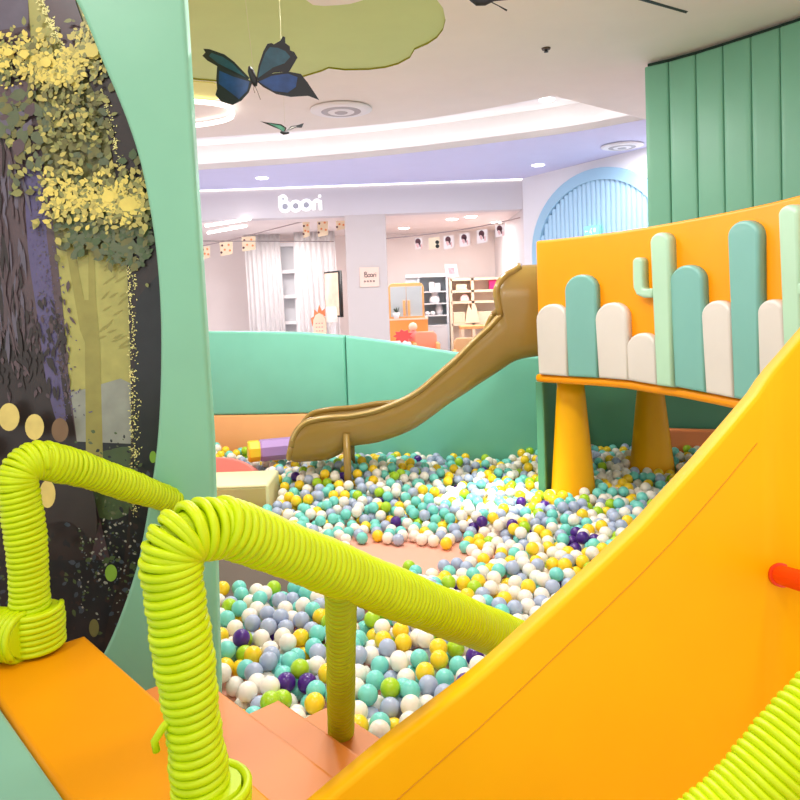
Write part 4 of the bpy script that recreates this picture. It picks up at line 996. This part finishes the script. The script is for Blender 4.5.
# mint deck behind platform
dk = pbk-nn*.006
o_ = dk-e*.4-nn*1.3; f = planar((o_.x, o_.y, ZP+.012), e, nn)
bm = BM(); pad(bm, [(0, 0), (2.2, 0), (2.2, 1.3), (0, 1.3)], f, ZP+.012, .014); tag(link('landing_mat', bm, mat('landing_mint_vinyl', (124, 176, 152), **VB)), 'mint padded landing at the lower left behind the amber step', 'landing')

# ================================================================== HANDRAILS
def col_at(px, py, z): return at_z(px, py, z)
pA = at_z(32, 650, ZP); pB = at_z(207, 832, ZP)
def wrapped(name, segs, parent, m, r=.0085, pitch=.0156, jit=.0015):
    for nm, path, R in segs:
        bm = BM(); rope(bm, path, R, r, pitch, jit=jit); link(nm, bm, m, parent)
def on_ray_y(px, py, Y): return at_y(px, py, Y)
# far handrail
YA = pA.y; R0 = .046
A_end = at_y(180, 503, 2.44)
t = thing('handrail', 'far lime rope wrapped handrail in front of the forest mural', 'handrail', tuple(pA))
pathA = smooth_curve([Vector((pA.x, pA.y, ZP)), at_y(27, 550, YA), at_y(20, 500, YA), at_y(18, 480, YA), at_y(24, 466, YA+.01), at_y(40, 460, YA+.04), at_y(60, 464, YA+.09), at_y(84, 470, YA+.15), at_y(130, 486, YA+.30), A_end], 8)
kA = 41
wrapped('x', [('post_wrap', pathA[:kA], lambda t_: .044+.004*max(0, t_-.55))], t, LIME)
wrapped('x', [('elbow_wrap', pathA[20:50], .042)], t, LIME, pitch=.017)
wrapped('x', [('rail_wrap', pathA[kA-1:], [.0445, .034])], t, LIME)
bm = BM(); rope(bm, [Vector((pA.x+.012, pA.y-.0, ZP+.006)), Vector((pA.x+.012, pA.y, ZP+.115))], .066, .0085, .0156, jit=.002); link('base_cuff', bm, LIME, t)
c0 = at_y(22, 640, YA-.05)
bm = BM(); rope(bm, [Vector((c0.x+.012, YA-.06, ZP+.062)), Vector((c0.x-.22, YA+.02, ZP+.062))], .058, .0085, .0156, jit=.001); link('base_wrap', bm, LIME, t)
# near handrail
YBp = pB.y; R1 = .042
B_mid = at_y(245, 533.5, YBp+.09); B_end = at_y(508, 638, 2.22)
t = thing('handrail', 'near lime rope wrapped handrail sloping down to the yellow slide wall', 'handrail', tuple(pB))
dirn = (B_end-B_mid); B_far = B_mid+dirn*1.16
pathB = smooth_curve([Vector((pB.x, pB.y, ZP)), at_y(190, 700, YBp), at_y(177, 610, YBp), at_y(172, 572, YBp), at_y(173, 550, YBp), at_y(185, 534, YBp+.01), at_y(203, 529, YBp+.03), at_y(224, 530, YBp+.06), B_mid, B_mid.lerp(B_far, .5), B_far], 8)
kB = 58
wrapped('x', [('post_wrap', pathB[:kB], lambda t_: .0415+(.007*math.exp(-((t_-.8)/.13)**2)))], t, LIME, r=.008, pitch=.0152, jit=.0026)
wrapped('x', [('elbow_wrap', pathB[28:62], lambda t_: .041+.005*math.sin(PI*t_))], t, LIME, r=.008, pitch=.0168, jit=.0012)
wrapped('x', [('rail_wrap', pathB[kB-1:], [.0425, .060])], t, LIME, r=.0092, pitch=.0172, jit=.0012)
bm = BM(); rope(bm, [Vector((pB.x+.012, pB.y, ZP+.004)), Vector((pB.x+.012, pB.y, ZP+.085))], .058, .008, .0152, jit=.002); link('base_cuff', bm, LIME, t)
bm = BM(); w = at_y(160, 730, YBp-.02); tube(bm, [w+Vector((.03, 0, .03)), w+Vector((.01, -.01, .012)), w+Vector((-.006, -.012, -.012)), w+Vector((-.004, -.01, -.03))], .0066, 8); link('rope_end', bm, LIME, t)
bm = BM(); rope(bm, [Vector((pB.x-.02, pB.y-.03, ZP+.03)), Vector((pB.x-.13, pB.y-.06, ZP+.03))], .028, .008, .0152, jit=.001); link('base_wrap', bm, LIME, t)
# thin rope post, standing on lowest step and leaning up to the rail
f0 = at_z(341, 733, Z3)
d_ = 1.95; tp = None
for k in range(60):
    tpar = .1+.9*k/59; c_ = B_mid+dirn*tpar
    x, y, _ = proj(c_)
    if x >= 337: tp = c_; break
foot = Vector((f0.x, f0.y, Z3))
bm = BM(); rope(bm, [foot, tp-Vector((0, 0, .02))], .027, .0092, .036, jit=.0008); rope(bm, [foot, tp-Vector((0, 0, .02))], .027, .0092, .036, jit=.0008, ph=PI); link('thin_post', bm, LIMEDK, t)
# end post behind the yellow wall
bm = BM(); rope(bm, [Vector((B_far.x, B_far.y, 0)), B_far], .05, .0085, .0156); link('end_post', bm, LIME, t)
# ================================================================== YELLOW SLIDE WALL (foreground)
yA = at_y(326, 800, 1.45); yB = at_y(774, 560, 1.80); yC = at_y(930, 560, 1.62)
PY = Plan([(yA.x, yA.y), (yB.x, yB.y), (yC.x, yC.y)])
tops = [(300, 825), (340, 791), (370, 765.5), (400, 740.5), (435, 714), (470, 687), (496, 665), (520, 643), (545, 620), (570, 597), (595, 574), (620, 550), (645, 526), (670, 498), (700, 465), (730, 430), (760, 394), (780, 366), (800, 340.5), (830, 303), (870, 255), (915, 200)]
tp_ = [PY.hit(x, y) for x, y in tops]
ytop = lerp_tab(tp_)
t = thing('yellow_slide_wall', 'big yellow padded slide wall rising across the lower right foreground', 'slide wall', tuple(PY(.6, 0)))
bm = BM(); curved_pad(bm, PY, tp_[0][0], tp_[-1][0], lambda s: 0.0, ytop, .05, .012, 60); link('pad', bm, YELLOW, t)
seam = [PY.hit(x, y) for x, y in ((330, 858), (400, 797), (440, 762), (480, 727), (520, 690), (560, 652), (600, 614), (640, 575), (672, 542), (700, 511), (730, 476), (757, 443))]
bm = BM(); tube(bm, [PY(s, z, .0005) for s, z in seam], .0014, 6); link('stitched_seam', bm, SEAMY, t)
# red bar
b0_ = at_y(779, 574.5, PY(PY.hit(772, 575)[0], 0).y-.0); b1 = at_y(860, 598, 1.42)
t = thing('climbing_bar', 'red orange round bar sticking out of the yellow slide wall', 'bar', tuple(b0_))
bm = BM(); tube(bm, [b0_+(b1-b0_)*-.05, b0_, b0_+(b1-b0_)*.02, b1], [.028, .028, .024, .024], 24); link('tube', bm, BARRED, t)
bm = BM(); tube(bm, [b0_, b0_+(b1-b0_)*.05], .029, 24); link('collar', bm, BARRED, t)
# right handrail in the near foreground
r0 = at_y(670, 880, .93); r1 = at_y(737, 814, .95); r2 = at_y(915, 606, 1.0)
t = thing('handrail', 'lime rope wrapped handrail at the lower right corner, in front of the yellow wall', 'handrail', (r0.x, r0.y, 0))
bm = BM(); rope(bm, bend([Vector((r0.x-.02, r0.y, .0)), r0+Vector((-.02, 0, .0)), r1, r2], .09, 8), .046, .0066, .0122, jit=.0012); link('rail_wrap', bm, LIME, t)
# ================================================================== BALLS
bpy.context.view_layer.update()
RB = .034
rb = random.Random(11)
BCOL = [('white', (246, 240, 228)), ('yellow', (255, 216, 40)), ('turquoise', (122, 216, 205)), ('grey blue', (172, 186, 214)), ('lime green', (170, 214, 40)), ('purple', (72, 30, 130))]
BW_ = [.375, .17, .21, .165, .052, .028]
BMATS = [mat('ball_'+n_.replace(' ', '_'), c_, rough=.28, spec=.5) for n_, c_ in BCOL]
pedge = [(PY(s, 0, -.05-RB).x, PY(s, 0, -.05-RB).y) for s in (-.3, PY.L[1]*.5, PY.L[1], PY.L[2])]
bb0 = at_z(410, 559, 0); 
patches = [(at_z(408, 561, 0).x, at_z(408, 561, 0).y, .23, .23), (at_z(448, 560, 0).x, at_z(448, 560, 0).y, .13, .12), (at_z(375, 556, 0).x, at_z(375, 556, 0).y, .15, .2)]
tmx = [(p.x, p.y) for p in tm]
def inpoly(x, y, P_):
    c_ = False
    for i in range(len(P_)):
        (x1, y1), (x2, y2) = P_[i-1], P_[i]
        if (y1 > y) != (y2 > y) and x < (x2-x1)*(y-y1)/(y2-y1)+x1: c_ = not c_
    return c_
def bwall_y(x):
    P_ = BW.p
    for a, b in zip(P_, P_[1:]):
        if a.x <= x <= b.x: return a.y+(b.y-a.y)*(x-a.x)/(b.x-a.x)
    return P_[0].y if x < P_[0].x else 5.95
qs = [(q0, None), (q1, None), (q2, None), (q3, None)]
l1 = q1-e*.13; r3 = at_z(392, 742, Z3)+e*.12
def nose_d(p): return (Vector((p[0], p[1], 0))-Vector((q0.x, q0.y, 0))).dot(nn)
def allowed(x, y):
    if x < -2.45 or x > 3.2 or y < 1.7: return False
    if y > bwall_y(x)-RB-.01 and x < P0.x-.03: return False
    if x >= P0.x-.1 and y > 5.95-RB: return False
    if x > a_blk-RB and y > 5.75-RB: return False
    if 4.84-RB < y < 5.9 and abs(x-(P0.x+.035+(y-4.84)*.385)) < .06+RB: return False
    for cx, cy, r0_ in cones:
        if (x-cx)**2+(y-cy)**2 < (r0_+RB-.02)**2: return False
    if abs(x-(p_leg.x-.01)) < .07 and (abs(y-YN) < .07 or abs(y-YFF) < .07): return False
    if x < bl.x+RB+.01 and y < YSL+.12+RB+.02: return False
    for x0_, x1_, y0_, y1_, _u in block_boxes[:1]:
        if x0_-RB < x < x1_+RB and y0_-RB < y < y1_+RB: return False
    # steps: band behind each nose
    for (qq, wd, el, er_end) in steps_:
        d = (Vector((x, y, 0))-Vector((qq.x, qq.y, 0))); n_ = d.dot(nn); al = d.dot(e)
        if -3 < n_ < RB+.006 and -el-RB-.01 < al < er_end+RB+.01: return False
    # yellow wall: balls only behind it
    for (x1, y1), (x2, y2) in zip(pedge, pedge[1:]):
        if x1 <= x <= x2 and y < y1+(y2-y1)*(x-x1)/(x2-x1): return False
    if (x-B_far.x)**2+(y-B_far.y)**2 < (.06+RB)**2: return False
    if y < 1.45: return False
    # only what lies between the arch and the right of the picture
    if x < (-.93-.1*y*.0) and y < 3.2 and x < bl.x: return y > 2.6 and x > -1.6
    return True
a_blk = at_y(667, 429.5, 5.75).x; p_leg = at_y(347.5, 434, YN-.03)
steps_ = [(q0, w0, .30, (at_z(273, 800, Z0)-q0).dot(e)+.06), (q1, w1, .13, (at_z(345, 780, Z1)-q1).dot(e)+.03), (q2, w2, 0, (at_z(371, 761, Z2)-q2).dot(e)+.10), (q3, w3, .12, (at_z(392, 742, Z3)-q3).dot(e)+.12)]
def bare(x, y):
    for cx, cy, rx, ry in patches:
        if ((x-cx)/rx)**2+((y-cy)/ry)**2 < 1: return True
    return inpoly(x, y, tmx)
def limit(x, y):
    v = .104+.12*math.exp(-((x+1.75)/.5)**2-((y-6.2)/.4)**2)+.13*math.exp(-((x+.35)/.6)**2-((y-5.25)/.5)**2)
    if y > 5.2: v += min(.03, (y-5.2)*.06)
    if x > .9 and 3.4 < y: v += .03
    for x0_, x1_, y0_, y1_, u_ in block_boxes[1:]:
        if x0_-RB < x < x1_+RB and y0_-RB < y < y1_+RB: v = min(v, u_-RB)
    for cx, cy, rx, ry in patches:
        k = math.sqrt(((x-cx)/(rx+.3))**2+((y-cy)/(ry+.3))**2)
        if k < 1: v = min(v, .04+.09*max(0, k-.6))
    return v
balls = []; grid = {}; G_ = 2*RB
def near(x, y, r_=2*RB):
    i, j = int(x//G_), int(y//G_)
    for a in (i-1, i, i+1):
        for b in (j-1, j, j+1):
            for q in grid.get((a, b), ()):
                yield q
def rest(x, y):
    z = RB; s_ = None
    for q in near(x, y):
        d2 = (q[0]-x)**2+(q[1]-y)**2
        if d2 < 4*RB*RB:
            h = q[2]+math.sqrt(4*RB*RB-d2)
            if h > z: z = h; s_ = q
    return z, s_
def drop(x, y):
    z, s_ = rest(x, y)
    for k in range(14):
        if s_ is None: break
        dx, dy = x-s_[0], y-s_[1]; d = math.hypot(dx, dy) or 1e-6
        nx, ny = x+dx/d*.009, y+dy/d*.009
        if not allowed(nx, ny) or bare(nx, ny): break
        nz, ns = rest(nx, ny)
        if nz > z-1e-4: break
        x, y, z, s_ = nx, ny, nz, ns
    return x, y, z
def add(b):
    balls.append(b); grid.setdefault((int(b[0]//G_), int(b[1]//G_)), []).append(b)
# a few loose balls on the bare patch
for px_, py_, c_ in ((409, 567, 4), (398, 575, 1)):
    p = at_z(px_, py_, RB); add((p.x, p.y, RB, c_))
fails = 0; tot = 0
wts = []
acc = 0
for w_ in BW_: acc += w_; wts.append(acc)
def pick():
    r_ = rb.random()
    for i, w_ in enumerate(wts):
        if r_ <= w_: return i
    return 0
while fails < 2200 and len(balls) < 8500:
    best = None
    for k in range(4):
        y = 1.7+4.5*rb.random()**.9; x = rb.uniform(-2.4, 3.1)
        if abs(x) > .62*y+.35 or not allowed(x, y) or bare(x, y): continue
        c_ = drop(x, y); m_ = limit(c_[0], c_[1])-c_[2]
        if best is None or m_ > best[0]: best = (m_, c_)
    if best is None: continue
    if best[0] < 0: fails += 1; continue
    add((*best[1], pick()))
print('balls', len(balls))
# which balls show: a first look at the whole heap as one mesh
def sphere(seg, ring):
    V_ = [(0, 0, RB)]
    for i in range(1, ring):
        a = PI*i/ring
        for k in range(seg): V_.append((RB*math.sin(a)*math.cos(2*PI*k/seg), RB*math.sin(a)*math.sin(2*PI*k/seg), RB*math.cos(a)))
    V_.append((0, 0, -RB)); F_ = []
    for k in range(seg): F_.append((0, 1+k, 1+(k+1) % seg))
    for i in range(ring-2):
        for k in range(seg): a = 1+i*seg; F_.append((a+k, a+seg+k, a+seg+(k+1) % seg, a+(k+1) % seg))
    a = 1+(ring-2)*seg
    for k in range(seg): F_.append((a+k, len(V_)-1, a+(k+1) % seg))
    return V_, F_
def heap(name, idx, seg, ring):
    V_, F_ = sphere(seg, ring); vs = []; fs = []; mi = []
    for i in idx:
        x, y, z, c_ = balls[i]; o = len(vs); vs += [(v[0]+x, v[1]+y, v[2]+z) for v in V_]; fs += [tuple(q+o for q in f) for f in F_]; mi += [c_]*len(F_)
    me = bpy.data.meshes.new(name); me.from_pydata(vs, [], fs); me.polygons.foreach_set('use_smooth', [True]*len(fs))
    for m_ in BMATS: me.materials.append(m_)
    me.polygons.foreach_set('material_index', mi); me.update()
    o = bpy.data.objects.new(name, me); C.objects.link(o); return o, len(F_)
tmp, nf = heap('first_look', range(len(balls)), 10, 6)
bpy.context.view_layer.update(); dg = bpy.context.evaluated_depsgraph_get()
cnt = {}; cen = {}
STEP_ = 2
for py_ in range(425, 800, STEP_):
    for px_ in range(205, 760, STEP_):
        ok, loc, n_, fi, ob, mx_ = sc.ray_cast(dg, O, ray(px_+.5, py_+.5).normalized())
        if ok and ob.name.startswith('first_look'):
            i = fi//nf; cnt[i] = cnt.get(i, 0)+1; sx, sy = cen.get(i, (0, 0)); cen[i] = (sx+px_, sy+py_)
me_ = tmp.data; bpy.data.objects.remove(tmp); bpy.data.meshes.remove(me_)
cen = {i: (s[0]/cnt[i], s[1]/cnt[i]) for i, s in cen.items()}
big = sorted(cnt, key=lambda i: (-cnt[i], i))[:300]
bigs = set(big)
print('visible', len(cnt), 'smallest individual', cnt[big[-1]], [proj(balls[i][:3])[:2] for i in big[-3:]])
ORD = ['', 'second ', 'third ', 'fourth ', 'fifth ', 'sixth ', 'seventh ', 'eighth ', 'ninth ', 'tenth ', 'eleventh ', 'twelfth ', 'thirteenth ', 'fourteenth ', 'fifteenth ']
LM = [('foot of the thin rope post', (341, 733)), ('lower right corner of the mint arch', (222, 688)), ('top corner of the salmon step', (279, 698)), ('top of the thin rope post', (338, 603)), ('lower end of the sloping lime rail', (508, 645)), ('inside elbow of the lime rail', (226, 572)),
      ('bare pink floor patch', (410, 562)), ('middle of the slanting yellow edge', (575, 592)), ('foot of the front yellow cone', (573, 500)), ('low tip of the yellow wall', (400, 738)), ('point midway along the lime rail', (430, 600)), ('taupe floor slab', (268, 582)), ('high end of the yellow edge', (650, 510)), ('foot of the rear yellow cone', (652, 468)), ('khaki soft block', (250, 508)), ('mint arch edge above the step', (220, 640))]
home = {}
rank = {}
for i, (x, y) in cen.items():
    home[i] = min(range(len(LM)), key=lambda k: (LM[k][1][0]-x)**2+(LM[k][1][1]-y)**2)
for k in range(len(LM)):
    for c_ in range(6):
        L_ = sorted((i for i in cen if home[i] == k and balls[i][3] == c_), key=lambda i: (LM[k][1][0]-cen[i][0])**2+(LM[k][1][1]-cen[i][1])**2)
        for r_, i in enumerate(L_): rank[i] = r_
SV, SF = sphere(24, 14)
protos = []
for c_ in range(6):
    me = bpy.data.meshes.new('pit_ball'); me.from_pydata(SV, [], SF); me.polygons.foreach_set('use_smooth', [True]*len(SF)); me.materials.append(BMATS[c_]); protos.append(me)
for i in big:
    x, y, z, c_ = balls[i]; o = bpy.data.objects.new('pit_ball', protos[c_]); C.objects.link(o); o.location = (x, y, z)
    r_ = rank[i]; nm = BCOL[c_][0]; lm = LM[home[i]][0]
    if r_ < len(ORD): lab = f'{nm} plastic ball {ORD[r_]+"nearest" if r_ == 0 else ORD[r_].strip()+" nearest"} to the {lm}'
    else:
        dx, dy = cen[i][0]-LM[home[i]][1][0], cen[i][1]-LM[home[i]][1][1]; lab = f'{nm} plastic ball number {r_+1} out from the {lm}'
    tag(o, lab, 'ball', 'balls in the ball pit')
rest_ = [i for i in range(len(balls)) if i not in bigs]
o, _ = heap('pit_balls', rest_, 14, 9)
tag(o, 'sea of small many coloured plastic balls filling the rest of the pit', 'balls', None, 'stuff')

# ================================================================== LIGHT
w = bpy.data.worlds.new('world'); sc.world = w; w.use_nodes = True
w.node_tree.nodes['Background'].inputs['Color'].default_value = (1, .99, .985, 1); w.node_tree.nodes['Background'].inputs['Strength'].default_value = 1.12
def area(loc, size, power, col=(1, .985, .965), rot=(0, 0, 0), sp=180):  # area lamps without fixtures, added at ceiling height to brighten pit, mall and shop
    l = bpy.data.lights.new('ceiling_lamp', 'AREA'); l.shape = 'DISK'; l.size = size; l.energy = power; l.color = col
    o = bpy.data.objects.new('ceiling_lamp', l); o.location = loc; o.rotation_euler = rot; C.objects.link(o); return o
for x, y, p in ((-1.4, 1.2, 20), (1.2, 1.0, 20), (-.2, 3.3, 34), (.6, 3.2, 12), (-1.2, 5.2, 38), (.3, 5.2, 36), (0, -.3, 20)):
    area((x, y, ZC-.03), .35, p)
for x, y, p in ((-2.2, 9.2, 46), (.3, 8.9, 46), (2.6, 8.3, 38)): area((x, y, ZC-.03), .5, p, (.97, .97, 1))
for x, y, p in ((-2.0, 12.3, 38), (-.2, 12.4, 24), (1.2, 12.4, 38), (2.4, 12.8, 26)): area((x, y, zfb-.05), .5, p, (1, .96, .94))
s = bpy.data.lights.new('ceiling_spot', 'SPOT'); s.energy = 720; s.spot_size = math.radians(20); s.spot_blend = .8; s.shadow_soft_size = .05; s.color = (1, .98, .95)
o = bpy.data.objects.new('ceiling_spot', s); tg = at_z(498, 487, .15); o.location = (tg.x-.3, tg.y-.9, ZC-.05); o.rotation_euler = (tg-o.location).to_track_quat('-Z', 'Y').to_euler(); C.objects.link(o)
sc.view_settings.view_transform = 'Standard'; sc.view_settings.look = 'None'; sc.view_settings.exposure = 0.02; sc.view_settings.gamma = 1; sc.view_settings.use_curve_mapping = False
